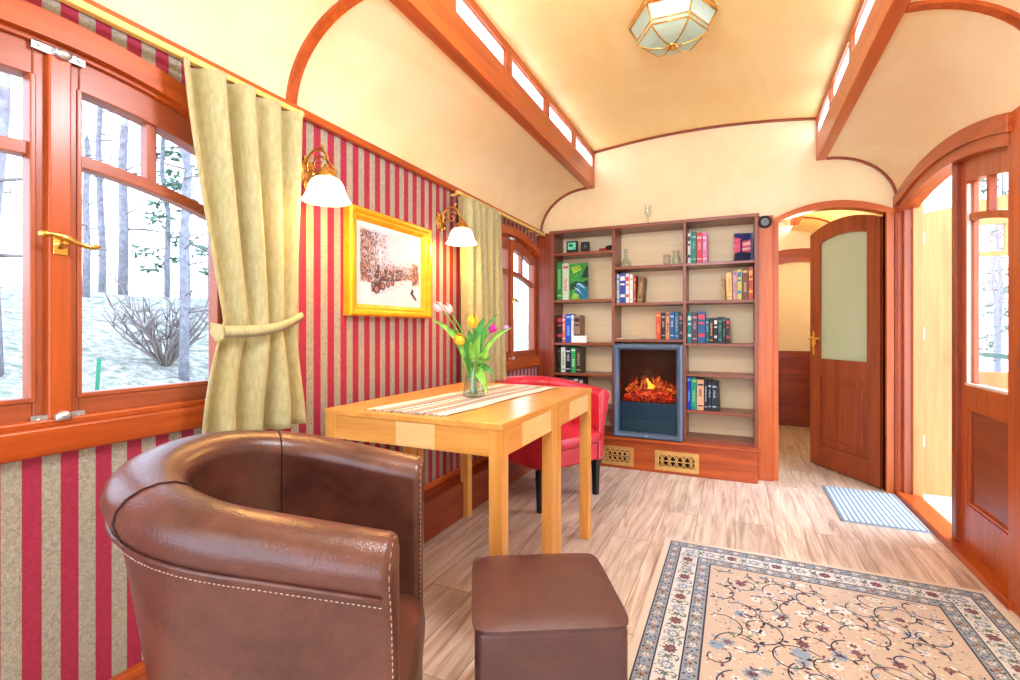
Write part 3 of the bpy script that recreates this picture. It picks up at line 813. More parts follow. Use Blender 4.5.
for k in range(7):
    mb = MB(); cx = x0+.05+k*.05; a = rr.uniform(-.5, .5); ln = rr.uniform(.05, .08)
    p0 = Vector((cx-ln*math.cos(a), 3.82+.02*(k % 2), .54+.012*(k % 3)-ln*.3*math.sin(a))); p1 = Vector((cx+ln*math.cos(a), 3.84-.02*(k % 2), .54+.012*(k % 3)+ln*.3*math.sin(a)))
    p0.x = max(p0.x, x0+.02); p1.x = min(p1.x, x1-.02)
    mb.tube([p0, p0.lerp(p1, .3)+Vector((0, 0, .006)), p0.lerp(p1, .7)-Vector((0, 0, .003)), p1], [.014, .018, .016, .013], 9)
    obj('log', mb, M['ember'], fp)
mb = MB()
for k in range(80): mb.ball((rr.uniform(x0+.015, x1-.015), rr.uniform(3.78, 3.86), .512+rr.uniform(0, .015)), rr.uniform(.006, .013), None, .008, 6, 4)
eb = obj('ember_bed', mb, fire_mat('ember bed', srgb(230,70,30), .7), fp); eb['kind'] = 'stuff'
mb = MB(); mb.box(x0, x1, 3.752, 3.756, .505, FZ1-.045); obj('front_glass', mb, glass('dark fire glass', (.8,.78,.76,1), refl=.02, rough=.08), fp)
mb = MB(); mb.box(x0, x1, 3.745, 3.80, FZ0+.045, .507); obj('lower_panel', mb, M['fppanel'], fp, bevel=.003)
mb = MB()
for k in range(6): mb.box(x0+.02, x1-.02, 3.741, 3.746, .298+k*.014, .304+k*.014)
for k in range(4):
    cx = x0+.07+k*.08; mb.lathe([(0, 0), (.008, 0), (.008, .004), (0, .004)], (cx, 3.741, .395), 10, 0, Matrix.Rotation(rad(90), 4, 'X'))
obj('vent_slots', mb, M['fpline'], fp)
mb = MB(); mb.ball((-.595, 3.714, .263), .008, .003, .005); obj('badge', mb, M['steel'], fp)
ld = bpy.data.lights.new('fire light', 'POINT'); ld.energy = .6; ld.color = (1, .25, .06); ld.shadow_soft_size = .05
lo = bpy.data.objects.new('fire_light', ld); C.objects.link(lo); lo.location = (-.595, 3.80, .64)

# ------------------------------------------------------------------ books
C_('page', 232, 224, 204)
cc = {}
def col(rgb):
    if rgb not in cc: cc[rgb] = plain('cover %d %d %d' % rgb, srgb(*rgb), .45, noise=.12, nscale=60)
    return cc[rgb]
def book(x0, x1, z0, h, c, acc, label, group, style=0, lean=0, d=.14, ys=3.835):
    w = x1-x0-.0015; t = .0022
    mb = MB(); hw = w/2
    mb.box(-hw, hw, 0, t, 0, h, 0); mb.box(-hw, -hw+t, t, d, 0, h, 0); mb.box(hw-t, hw, t, d, 0, h, 0)
    mb.box(-hw+t, hw-t, t, d-.004, .003, h-.003, 1)
    y = -.0005; q = hw*.82
    if style == 0: bands = [(.80, .86), (.45, .72), (.12, .16)]
    elif style == 1: bands = [(.86, .93), (.25, .6)]
    elif style == 2: bands = [(.1, .14), (.3, .85)]
    else: bands = [(.6, .66), (.2, .3), (.75, .9)]
    for k, (a, b) in enumerate(bands):
        if b-a > .2:      # title set as a run of small strokes
            n = int((b-a)*h/.008)
            for i in range(n):
                za = h*a+i*.008; ww = q*(.35+.35*((i*7+k) % 3)/2)
                mb.box(-ww, ww, y, 0, za, za+.0045, 2)
        else: mb.box(-q, q, y, 0, h*a, h*b, 2)
    o = obj('book', mb, [col(c), M['page'], col(acc)], org=(0, 0, 0))
    o.location = ((x0+x1)/2, ys, z0); o.rotation_euler = (0, lean, 0)
    tag(o, label, 'book', group)
    return o
def row(z0, items, group, **kw):
    for (x0, x1, h, c, acc, st, label, *le) in items:
        book(x0, x1, z0, h, c, acc, label, group, st, le[0] if le else 0, **kw)
W = (235, 235, 228)
row(1.2945, [(-1.338, -1.290, .312, (44,140,74), (150,220,120), 2, 'tall green book left of the waterfall picture book'),
            (-1.288, -1.232, .300, (196,214,178), (206,96,110), 1, 'wide pale green and pink album against the waterfall picture book')], 'large books on the second shelf of the window side bay')
row(.9485, [(-1.335, -1.290, .222, (26,22,26), (200,60,70), 3, 'black book with red mark, outer end of row above the green spined row'),
            (-1.288, -1.262, .222, (220,110,106), W, 0, 'thin salmon pink book between a black and a blue book'),
            (-1.260, -1.214, .232, (30,84,186), (150,200,240), 1, 'bright blue book standing over the white box shelf'),
            (-1.212, -1.192, .222, (236,238,240), (160,170,190), 0, 'thin white book right beside the bright blue book'),
            (-1.190, -1.138, .222, (150,118,92), (40,36,36), 3, 'beige and black patterned book behind the white box')], 'books on the third shelf of the window side bay')
row(.7035, [(-1.333, -1.302, .206, (30,26,26), (90,90,90), 0, 'thin black book at the outer end of the green spined row'),
            (-1.300, -1.262, .206, (222,232,218), (90,160,110), 2, 'white and green book second in the fourth shelf row'),
            (-1.260, -1.216, .208, (18,34,58), (210,220,230), 0, 'dark navy book with white title left of the green book'),
            (-1.214, -1.175, .204, (58,172,92), (220,240,200), 1, 'bright green book on the fourth shelf down near the window'),
            (-1.173, -1.130, .200, (58,50,40), (190,170,110), 2, 'dark tan book right beside the bright green book')], 'books on the fourth shelf of the window side bay')
row(.4405, [(-1.333, -1.290, .224, (40,36,36), (160,160,160), 0, 'black book low in the bay behind the red chair'),
            (-1.288, -1.245, .226, (90,84,80), W, 0, 'grey book low in the bay behind the red chair'),
            (-1.243, -1.198, .226, (46,44,46), W, 3, 'charcoal book with light bands low behind the red chair'),
            (-1.196, -1.150, .228, (36,36,38), (220,220,220), 1, 'dark book with white title low behind the red chair'),
            (-1.148, -1.110, .228, (30,30,34), (200,200,200), 3, 'black book at the inner end of the row behind the red chair')], 'books on the lowest window side shelf')
row(1.2585, [(-.842, -.820, .228, (190,208,222), (90,120,170), 0, 'thin pale blue book beside the divider under the decanter'),
            (-.818, -.774, .234, (40,72,170), (230,236,240), 3, 'royal blue book on the shelf below the glassware'),
            (-.772, -.744, .228, (232,236,236), (206,70,50), 3, 'white book with orange mark beside the royal blue book'),
            (-.742, -.716, .222, (240,238,232), (190,190,190), 0, 'plain white book left of the red spined book'),
            (-.713, -.694, .214, (176,60,56), (230,190,120), 0, 'thin red spined book next to the leaning brown book'),
            (-.688, -.644, .200, (128,92,48), (196,166,110), 2, 'brown patterned book leaning at the row end below the glassware', .07)], 'books on the second shelf of the middle bay')
row(.9805, [(-.545, -.508, .200, (208,84,44), (240,180,90), 1, 'orange red book first in the row above the fireplace'),
            (-.506, -.477, .202, (32,28,34), (190,190,190), 0, 'black book second in the row above the fireplace'),
            (-.475, -.445, .206, (218,148,96), (120,60,40), 1, 'peach coloured book in the row above the fireplace'),
            (-.443, -.412, .206, (28,104,176), (190,220,240), 0, 'bright blue book in the row above the fireplace'),
            (-.410, -.380, .204, (54,110,150), (150,190,210), 2, 'steel blue book in the row above the fireplace'),
            (-.378, -.352, .194, (50,60,80), (190,120,100), 3, 'slate book at the divider in the row above the fireplace')], 'books on the shelf above the fireplace')
row(1.5375, [(-.318, -.296, .224, (214,222,224), (24,26,32), 3, 'white and black book at the divider on the top shelf'),
            (-.294, -.258, .236, (24,130,106), (120,200,180), 0, 'teal green book on the top shelf by the glassware'),
            (-.256, -.218, .226, (212,50,66), (240,190,190), 0, 'red book on the top shelf between teal and pink'),
            (-.216, -.184, .222, (208,120,170), (240,210,230), 0, 'pink book last of four on the top shelf')], 'books standing on the top shelf of the door side bay')
row(1.2635, [(-.084, -.062, .176, (176,140,86), (120,90,50), 0, 'thin tan book starting the row below the lighthouse book', -.05),
            (-.054, -.018, .196, (236,200,120), (200,130,60), 2, 'cream yellow book left of the pale pink book', -.02),
            (-.014, .012, .210, (206,160,160), (120,100,160), 1, 'pale pink book on the shelf below the lighthouse book'),
            (.014, .044, .218, (206,200,90), (60,120,180), 3, 'yellow and blue book on the shelf below the lighthouse book'),
            (.046, .084, .222, (122,76,40), (230,190,120), 1, 'brown book with pale ring mark below the lighthouse book'),
            (.086, .116, .228, (206,84,50), (240,190,90), 3, 'orange red book against the bookcase side panel')], 'books on the second shelf of the door side bay')
row(.9545, [(-.320, -.290, .222, (28,130,130), (200,220,210), 3, 'teal book at the divider in the longest book row'),
            (-.288, -.250, .226, (86,64,76), (190,150,160), 0, 'plum grey book second in the longest book row'),
            (-.248, -.196, .232, (42,90,140), (220,60,80), 3, 'thick blue book with red emblem in the longest book row'),
            (-.194, -.172, .182, (20,90,108), (120,190,190), 0, 'thin petrol book behind the thick emblem book in the longest row'),
            (-.170, -.142, .182, (24,22,24), (222,170,50), 2, 'black book with yellow lettering in the longest book row'),
            (-.140, -.114, .184, (28,26,28), (230,220,220), 3, 'black book with white and red bands in the longest book row'),
            (-.112, -.084, .190, (20,64,70), (90,170,120), 0, 'dark teal book near the inner end of the longest row'),
            (-.082, -.060, .186, (24,30,36), (90,150,110), 1, 'thin black and green book second from the row end'),
            (-.058, -.034, .182, (30,24,28), (206,70,80), 3, 'black and red book closing the longest book row')], 'books on the third shelf of the door side bay')
row(.4655, [(-.320, -.296, .244, (26,66,190), (110,200,230), 1, 'cobalt blue book at the divider on the lowest book shelf'),
            (-.294, -.256, .234, (38,160,130), (150,220,110), 1, 'sea green book on the lowest book shelf beside the fireplace'),
            (-.254, -.206, .222, (232,180,140), (30,40,60), 0, 'peach and navy book on the lowest book shelf'),
            (-.204, -.182, .214, (20,22,28), (190,190,200), 2, 'thin black book right of the peach and navy book'),
            (-.180, -.154, .214, (24,30,38), (160,180,200), 0, 'black book in the middle of the dark group on the lowest shelf'),
            (-.152, -.120, .210, (18,44,62), (190,200,210), 0, 'midnight blue book on the lowest book shelf'),
            (-.118, -.098, .204, (40,36,34), (110,90,70), 0, 'thin leaning charcoal book ending the lowest row', -.04)], 'books on the lowest filled shelf of the door side bay')

# face-out picture books
root = thing('picture_book', 'large face-out book with a green forest and waterfall cover', 'book', (-1.15, 3.87, 1.2945))
mb = MB(); mb.box(-1.228, -1.078, 3.862, 3.888, 1.2945, 1.592); obj('pages', mb, M['page'], root)
C_('leafg', 64, 150, 60, noise=.5, nscale=40); C_('darkg', 22, 60, 38, noise=.4, nscale=40); C_('teal', 40, 120, 150, noise=.3, nscale=50); C_('foam', 200, 222, 226); C_('lime', 150, 190, 60, noise=.4, nscale=50)
mb = MB(); y = 3.859
def fq(pts, mi, dy=0): mb.add([(a, y-dy, b) for a, b in pts], [tuple(range(len(pts)))], mi)
fq([(-1.229, 1.2945), (-1.077, 1.2945), (-1.077, 1.594), (-1.229, 1.594)], 0)
fq([(-1.229, 1.42), (-1.18, 1.45), (-1.12, 1.44), (-1.077, 1.46), (-1.077, 1.40), (-1.229, 1.38)], 1, .0005)
fq([(-1.13, 1.48), (-1.077, 1.47), (-1.077, 1.57), (-1.10, 1.56)], 1, .0005)
fq([(-1.175, 1.43), (-1.15, 1.44), (-1.11, 1.415), (-1.077, 1.39), (-1.077, 1.30), (-1.14, 1.30), (-1.19, 1.36)], 2, .001)
fq([(-1.18, 1.425), (-1.15, 1.432), (-1.12, 1.405), (-1.095, 1.385), (-1.12, 1.395), (-1.15, 1.418)], 3, .0015)
fq([(-1.2, 1.40), (-1.16, 1.385), (-1.13, 1.34), (-1.16, 1.37)], 3, .0015)
fq([(-1.225, 1.30), (-1.15, 1.30), (-1.16, 1.34), (-1.2, 1.35)], 4, .0015)
fq([(-1.22, 1.56), (-1.15, 1.58), (-1.13, 1.54), (-1.2, 1.51)], 4, .001)
obj('front_cover', mb, [M['leafg'], M['darkg'], M['teal'], M['foam'], M['lime']], root)
root = thing('picture_book', 'face-out book with a lighthouse at dusk on its cover', 'book', (.05, 3.85, 1.5375))
rot = Matrix.Translation((.052, 3.85, 1.5375)) @ Matrix.Rotation(rad(14), 4, 'Z')
C_('dusk', 38, 40, 110, noise=.3, nscale=30); C_('duskp', 214, 90, 120, noise=.3, nscale=30); C_('sea', 16, 24, 64, noise=.3, nscale=60); C_('duskw', 240, 200, 190); C_('skyb', 60, 110, 180)
mb = MB(); mb.box(-.056, .062, .004, .03, 0, .198, 0, rot); obj('pages', mb, M['page'], root)
mb = MB()
def fr(pts, mi, dy=0): mb.add([tuple(rot @ Vector((a, .002-dy, b))) for a, b in pts], [tuple(range(len(pts)))], mi)
fr([(-.058, 0), (.05, 0), (.05, .2), (-.058, .2)], 0)
fr([(-.058, .13), (.05, .155), (.05, .06), (-.058, .055)], 1, .0005); fr([(-.058, .17), (-.01, .16), (.0, .12), (-.058, .14)], 1, .0006)
fr([(-.0, .13), (.05, .14), (.05, .115), (0, .11)], 3, .001); fr([(-.02, .09), (.05, .1), (.05, .085), (-.02, .075)], 3, .001)
fr([(-.058, 0), (.05, 0), (.05, .062), (-.02, .07), (-.058, .055)], 2, .001)
fr([(-.02, .05), (-.004, .05), (-.007, .14), (-.017, .14)], 2, .002); fr([(-.022, .138), (-.002, .138), (-.012, .165)], 2, .002)
fr([(.05, 0), (.064, 0), (.064, .2), (.05, .2)], 4)
obj('front_cover', mb, [M['dusk'], M['duskp'], M['sea'], M['duskw'], M['skyb']], root)

# shelf odds and ends
root = thing('weather_station', 'black weather display with green screen on the top shelf', 'display', (-1.208, 3.85, 1.6745))
mb = MB(); mb.box(-1.256, -1.162, 3.845, 3.868, 1.675, 1.775); obj('housing', mb, M['black'], root, bevel=.004)
mb = MB(); mb.box(-1.244, -1.178, 3.843, 3.846, 1.705, 1.762); obj('screen', mb, plain('lcd green', srgb(120,200,160), .3, emit=srgb(90,190,150), estr=.25), root)
mb = MB(); mb.box(-1.235, -1.2, 3.8415, 3.8435, 1.73, 1.75); mb.box(-1.195, -1.185, 3.8415, 3.8435, 1.713, 1.72); mb.ball((-1.175, 3.844, 1.69), .005, .003, .005); obj('digits', mb, C_('lcddark', 50, 100, 90), root)
root = thing('alarm_clock', 'small square black clock next to the weather display', 'clock', (-1.10, 3.85, 1.6745))
mb = MB(); mb.box(-1.136, -1.066, 3.845, 3.87, 1.675, 1.762); obj('housing', mb, M['black'], root, bevel=.004)
mb = MB(); mb.lathe([(0, .002), (.018, .002), (.02, 0)], (-1.101, 3.845, 1.722), 20, 0, Matrix.Rotation(rad(90), 4, 'X')); obj('dial', mb, C_('dialg', 70, 74, 80), root)
mb = MB(); mb.tube([(-1.101, 3.842, 1.722), (-1.101, 3.842, 1.736)], .0012, 5); mb.tube([(-1.101, 3.842, 1.722), (-1.091, 3.842, 1.718)], .0012, 5); obj('hands', mb, C_('handw', 220, 220, 220), root)
root = thing('torch', 'red pocket torch with black head lying on the top shelf', 'torch', (-.93, 3.85, 1.6745))
mb = MB(); mb.tube([(-.985, 3.85, 1.688), (-.925, 3.85, 1.69)], .011, 12); obj('body', mb, C_('torchred', 200, 40, 40), root)
mb = MB(); mb.tube([(-.925, 3.85, 1.69), (-.91, 3.85, 1.696), (-.89, 3.85, 1.698)], [.012, .02, .021], 14); mb.tube([(-.93, 3.84, 1.70), (-.92, 3.84, 1.712), (-.89, 3.84, 1.716), (-.878, 3.84, 1.70)], .004, 6); obj('head', mb, M['black'], root)
def lathe_glass(name, label, cat, x, y, z, prof, grp=None):
    mb = MB(); t = .002
    inner = [(max(r-t, .0005), zz+t if i == 0 else zz) for i, (r, zz) in enumerate(prof)]
    mb.lathe(prof+list(reversed(inner)), (x, y, z), 20); o = obj(name, mb, M['vglass'], org=(x, y, z)); tag(o, label, cat, grp); return o
lathe_glass('decanter', 'clear glass decanter on the shelf above the blue and white books', 'decanter', -.775, 3.86, 1.5385,
            [(.001, .0), (.036, 0), (.042, .012), (.036, .04), (.018, .065), (.012, .085), (.012, .11), (.02, .118), (.012, .122), (.016, .14), (.001, .15)])
lathe_glass('drinking_glass', 'small straight drinking glass beside the glass jug', 'glass', -.468, 3.86, 1.5385, [(.001, 0), (.022, 0), (.026, .02), (.027, .08)])
root = thing('glass_jug', 'small clear glass jug against the divider', 'jug', (-.402, 3.86, 1.5385))
mb = MB(); mb.lathe([(.001, 0), (.026, 0), (.032, .03), (.028, .06), (.02, .08), (.024, .105), (.022, .105), (.018, .08), (.026, .06), (.03, .03), (.024, .003)], (-.402, 3.86, 1.5385), 20); obj('body', mb, M['vglass'], root)
mb = MB(); mb.tube([(-.380, 3.86, 1.63), (-.366, 3.86, 1.625), (-.362, 3.86, 1.6), (-.374, 3.86, 1.57)], .004, 8); obj('handle', mb, M['vglass'], root)
lathe_glass('glass_vase', 'small clear footed glass on top of the bookcase', 'vase', -.603, 3.83, 1.8565, [(.001, 0), (.022, 0), (.008, .012), (.006, .045), (.02, .065), (.026, .09), (.022, .125), (.03, .14)])
root = thing('white_box', 'low white box in front of the beige patterned book', 'box', (-1.13, 3.83, .9485))
mb = MB(); mb.box(-1.196, -1.076, 3.80, 3.833, .9485, 1.0); obj('carton', mb, C_('cardw', 244, 240, 232), root, bevel=.002)
mb = MB(); mb.box(-1.198, -1.074, 3.798, 3.834, .985, 1.004); obj('lid', mb, M['cardw'], root, bevel=.002)
mb = MB()
for k in range(3): mb.box(-.842+.01*k, -.668+.012*k, 3.80, 3.94, .9805+.0022*k, .9825+.0022*k)
tag(obj('paper_stack', mb, C_('paperw', 226, 226, 214), org=(-.75, 3.87, .9805)), 'few sheets of pale paper lying flat above the fireplace', 'papers')

# ------------------------------------------------------------------ inner doorway
def dframe():
    s = sroot('door_1', 'arched inner doorway with open frosted glass door', 'door', (BDC, YB, 0))
    mb = MB(); mb.band(.243, .935, lambda u: barch(u) if BD0 < u < BD1 else barch(BD0), lambda u: 1.915-.78*(u-.585)**2, PY, 3.872, 3.96, 26)
    obj('door_arch', mb, M['ox_x'], s)
    for x0, x1 in ((.2405, BD0), (BD1, .928)):
        mb = MB(); mb.box(x0, x1, 3.872, 3.96, 0, barch(BD0)+.005); obj('door_jamb', mb, M['ox_z'], s, bevel=.004)
    # leaf
    H = Vector((.882, 3.955, 0)); E_ = Vector((.556, 4.52, 0)); d = (E_-H); Lw = d.length; d.normalize(); nrm = Vector((-d.y, d.x, 0))
    P = lambda u, z, t: tuple(H+d*u+nrm*t+Vector((0, 0, z)))
    arch = lambda off: (lambda u: 1.865+off-.66*(u-Lw/2)**2)
    mb = MB(); T0, T1 = -.018, .018; st = .105
    def bx(u0, u1, z0, z1, t0=T0, t1=T1, mi=0):
        vs = [P(u, z, t) for z in (z0, z1) for t in (t0, t1) for u in (u0, u1)]
        mb.add(vs, [(0,2,3,1), (4,5,7,6), (0,1,5,4), (2,6,7,3), (0,4,6,2), (1,3,7,5)], mi)
    mb.band(0, st, lambda u: .01, arch(0), P, T0, T1, 4); mb.band(Lw-st, Lw, lambda u: .01, arch(0), P, T0, T1, 4)
    mb.band(st, Lw-st, arch(-.115), arch(0), P, T0, T1, 12)
    bx(st, Lw-st, .70, .83); bx(st, Lw-st, .01, .17)
    leaf = obj('door_leaf', mb, [M['dark_z'], M['dark_x']], s)
    mb = MB(); bx(st, Lw-st, .17, .70, -.006, .006); obj('door_panel_recess', mb, M['dark_z'], leaf)
    mb = MB(); bx(st+.05, Lw-st-.05, .225, .645, -.013, .013); obj('raised_panel', mb, M['dark_z'], leaf, bevel=.012, seg=2)
    mb = MB(); mb.band(st, Lw-st, lambda u: .83, arch(-.115), P, -.004, .004, 12); obj('pane', mb, M['frost'], leaf)
    mb = MB()
    for t in (-1, 1):
        u = Lw-.045
        a = [P(u-.018, .86+.0, t*.02), P(u+.018, .86, t*.02), P(u+.018, 1.06, t*.02), P(u-.018, 1.06, t*.02)]
        prof = [(u+.017*math.sin(i/12*PI)**.5*(1+.35*math.cos(i*PI/3)), .85+.2*i/12) for i in range(13)]
        prof2 = [(2*u-x, z) for x, z in reversed(prof)]
        poly = prof+prof2
        mb.prism(poly, lambda a, b, tt: P(a, b, tt), t*.018, t*.024)
        mb.tube([P(u, .985, t*.02), P(u, .985, t*.055)], .008, 8)
        mb.tube([P(u, .985, t*.055), P(u-.03, .992, t*.06), P(u-.065, .982, t*.058), P(u-.1, .988, t*.055)], [.009, .008, .007, .009], 8)
    obj('door_handle', mb, M['gold'], leaf)
dframe()
# room corner post right of the inner doorway
mb = MB(); mb.box(.929, .952, 3.86, 3.90, 0, 1.86)
struct('trim_22', mb, M['case_z'], 'narrow corner post between inner doorway and entrance', 'moulding')

# corridor beyond
mb = MB(); mb.box(.19, .24, 3.96, 6.2, 0, 2.2); struct('wall_corridor', mb, M['ply_end'], 'corridor side wall', 'wall')
CY = 6.17
mb = MB(); mb.box(XR, XR+.05, 3.97, CY, 0, 1.95); struct('wall_corridor_outer', mb, M['ply_end'], 'outer corridor wall', 'wall')
mb = MB(); mb.box(.1, 1.0, CY, CY+.04, 0, 2.6); struct('wall_corridor_end', mb, plain('corridor end wall', srgb(236,224,196), .5, noise=.03, nscale=6), 'cream end wall of the corridor', 'wall')
mb = MB()
mb.box(.24, .94, CY-.02, CY, 0, .12); mb.box(.24, .94, CY-.02, CY, .74, .82)
for x0, x1 in ((.24, .44), (.72, .94)): mb.box(x0, x1, CY-.02, CY, .12, .74)
mb.box(.44, .72, CY-.008, CY, .12, .74); mb.box(.465, .695, CY-.014, CY, .17, .69)
struct('trim_23', mb, M['dark_x'], 'reddish brown wainscot panel at the corridor end', 'wainscot', bevel=.003)
mb = MB(); mb.band(.25, .94, lambda x: 1.79-.5*(x-.62)**2, lambda x: 1.935-.4*(x-.62)**2, PY, CY-.03, CY, 14)
struct('trim_24', mb, M['dark_x'], 'dark arched headboard across the corridor end', 'moulding')
CV2 = [(.55+(XR-.55)*math.cos(w), 1.86+.28*math.sin(w)) for w in [PI/2*i/10 for i in range(11)]]
c2 = sroot('ceiling_corridor', 'warm lit vaulted ceiling of the corridor', 'ceiling')
obj('side_vault', sweep(CV2, 3.95, CY), M['ply_c'], c2)
mb = MB(); mb.box(.19, .5, 3.95, CY, 2.40, 2.42); obj('flat_middle', mb, M['ply_c'], c2)
mb = MB(); mb.box(.49, .56, 3.95, 5.5, 2.07, 2.41); struct('trim_25', mb, M['case_y'], 'brown ceiling beam inside the corridor', 'beam')
mb = MB(); mb.box(.50, .56, 5.5, CY, 2.2, 2.41); struct('trim_27', mb, M['ply_c'], 'upper plywood strip of the corridor ceiling', 'panel')
rib('trim_26', CV2, 5.46, .02, .014, M['dark_z'], 'slim curved batten on the corridor vault')
ld = bpy.data.lights.new('corridor light', 'POINT'); ld.energy = 9; ld.color = (1, .78, .5); ld.shadow_soft_size = .08
lo = bpy.data.objects.new('corridor_light', ld); C.objects.link(lo); lo.location = (.62, 5.1, 1.75)

# ------------------------------------------------------------------ entrance
ent = sroot('door_2', 'wide arched entrance with half glazed wooden door', 'door', (XR, DC, 0))
mb = MB(); mb.band(DC-.80, DC+.66, darch(-.075), darch(0), PX, .925, 1.0, 30); obj('door_arch', mb, M['case_y'], ent, bevel=.006)
mb = MB(); mb.band(DC-.78, DC+.64, darch(-.125), darch(-.072), PX, .94, 1.03, 30); obj('inner_arch', mb, M['case_y'], ent)
mb = MB(); mb.box(.943, 1.0, DC-.90, DC-.762, -.02, 1.872); obj('door_jamb', mb, M['case_z'], ent, bevel=.006)
mb = MB(); mb.box(.935, 1.0, DC+.60, DC+.648, 0, darch(-.07)(DC+.62)); obj('door_jamb', mb, M['case_z'], ent, bevel=.006)
mb = MB(); mb.box(.96, 1.02, DC+.565, DC+.602, 0, darch(-.10)(DC+.58)); obj('door_jamb', mb, M['sash_z'], ent, bevel=.006)
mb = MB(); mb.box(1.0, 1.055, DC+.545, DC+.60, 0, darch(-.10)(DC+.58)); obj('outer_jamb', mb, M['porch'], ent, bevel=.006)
mb = MB(); mb.box(.93, 1.04, DC-.80, YB-.035, -.01, .03); obj('threshold', mb, M['case_y'], ent, bevel=.006)
def leaf_yz(par, u0, u1, archf, x0, x1, zr, gl, mat, mat2, hand=None, name='door_leaf', sgn=1):
    """half glazed leaf in the plane of the side wall"""
    mb = MB(); st = .075
    mb.band(u0, u0+st, lambda u: .03, archf(0), PX, x0, x1, 6); mb.band(u1-st, u1, lambda u: .03, archf(0), PX, x0, x1, 6)
    mb.band(u0+st, u1-st, archf(-.115), archf(0), PX, x0, x1, 14)
    mb.box(x0, x1, u0+st, u1-st, .69, .80); mb.box(x0, x1, u0+st, u1-st, .03, .235)
    mb.band(u0+st, u1-st, archf(-.30), archf(-.268), PX, x0+.006, x1-.006, 14)
    um = 2.79; mb.box(x0+.009, x1-.009, um-.013, um+.013, archf(-.284)(um), archf(-.1)(um))
    lf = obj(name, mb, mat, par)
    xm = (x0+x1)/2
    mb = MB(); mb.box(xm-.008, xm+.008, u0+st, u1-st, .235, .69); obj('lower_panel', mb, mat2, lf)
    mb = MB()
    for a, b, c, d in ((u0+st, u1-st, .235, .25), (u0+st, u1-st, .675, .69)): mb.box(x0+.004, x1-.004, a, b, c, d)
    mb.box(x0+.004, x1-.004, u0+st, u0+st+.015, .25, .675); mb.box(x0+.004, x1-.004, u1-st-.015, u1-st, .25, .675)
    obj('panel_bead', mb, mat, lf, bevel=.004)
    mb = MB(); mb.band(u0+st, u1-st, lambda u: .80, archf(-.115), PX, xm-.003, xm+.003, 10); obj('pane', mb, M['glass'], lf)
    mb = MB(); mb.box(x0-.004, x0+.01, u0+st-.01, u1-st+.01, .792, .804); mb.box(x0-.002, x0+.01, u1-st-.012, u1-st+.002, .8, archf(-.13)(u1-st)); obj('glazing_bead', mb, C_('beadw', 225, 205, 190), lf)
    return lf
da = lambda off: (lambda u: 1.875+off-.19*(u-DC)**2)
leaf_yz(ent, 2.40, 3.05, da, .985, 1.03, 0, 0, M['case_z'], M['dark_y'])
mb = MB(); mb.box(.965, 1.035, 3.035, 3.09, .03, da(0)(3.06)); obj('meeting_stile', mb, M['dark_z'], ent, bevel=.005)
# outer leaf, swung open at right angles to the wall
ol = sroot('door_3', 'sunlit orange outer door leaf swung open onto the porch', 'door', (1.06, 3.86, 0))
PO = lambda u, z, t: (u, t, z)
mb = MB(); y0, y1 = 3.84, 3.88
tp = lambda u: 1.775+.09*min(1, (u-1.06)/.5)
mb.band(1.06, 1.305, lambda u: .03, tp, PO, y0, y1, 4); mb.band(1.62, 1.74, lambda u: .03, tp, PO, y0, y1, 3)
mb.band(1.305, 1.62, lambda u: .03, lambda u: .80, PO, y0, y1, 1); mb.band(1.305, 1.62, lambda u: 1.68, tp, PO, y0, y1, 2)
mb.box(1.305, 1.62, y0+.005, y1-.005, 1.49, 1.52); mb.box(1.45, 1.47, y0+.005, y1-.005, 1.52, 1.68)
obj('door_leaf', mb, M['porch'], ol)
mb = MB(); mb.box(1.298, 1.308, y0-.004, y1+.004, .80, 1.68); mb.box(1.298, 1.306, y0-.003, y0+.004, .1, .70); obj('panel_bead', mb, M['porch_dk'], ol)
mb = MB(); mb.box(1.305, 1.62, 3.858, 3.862, .80, 1.68); obj('pane', mb, M['glass'], ol)
for z in (.36, 1.03, 1.62):
    mb = MB(); mb.tube([(1.052, 3.842, z-.045), (1.052, 3.842, z+.045)], .008, 8); mb.box(1.05, 1.07, 3.836, 3.842, z-.035, z+.035); obj('hinge', mb, M['steel'], ol)
# porch
mb = MB(); mb.box(1.03, 2.35, 1.2, 5.2, -.06, -.01)
struct('floor_porch', mb, plain('white porch boards', srgb(228,232,236), .6, noise=.04, nscale=8), 'pale white porch floor outside the entrance', 'floor')
root = thing('porch_railing', 'dark green railing at the edge of the porch', 'railing', (2.3, 3, 0))
C_('green_rail', 60, 104, 92)
for z in (.80, .45):
    mb = MB(); mb.box(2.28, 2.32, 1.2, 8.5, z-.022, z+.022); obj('rail', mb, M['green_rail'], root)
for y in (1.3, 2.8, 4.3, 5.8, 7.3, 8.4):
    mb = MB(); mb.box(2.275, 2.325, y-.025, y+.025, -.05 if y < 5.2 else -.9, .95); obj('post', mb, M['green_rail'], root)

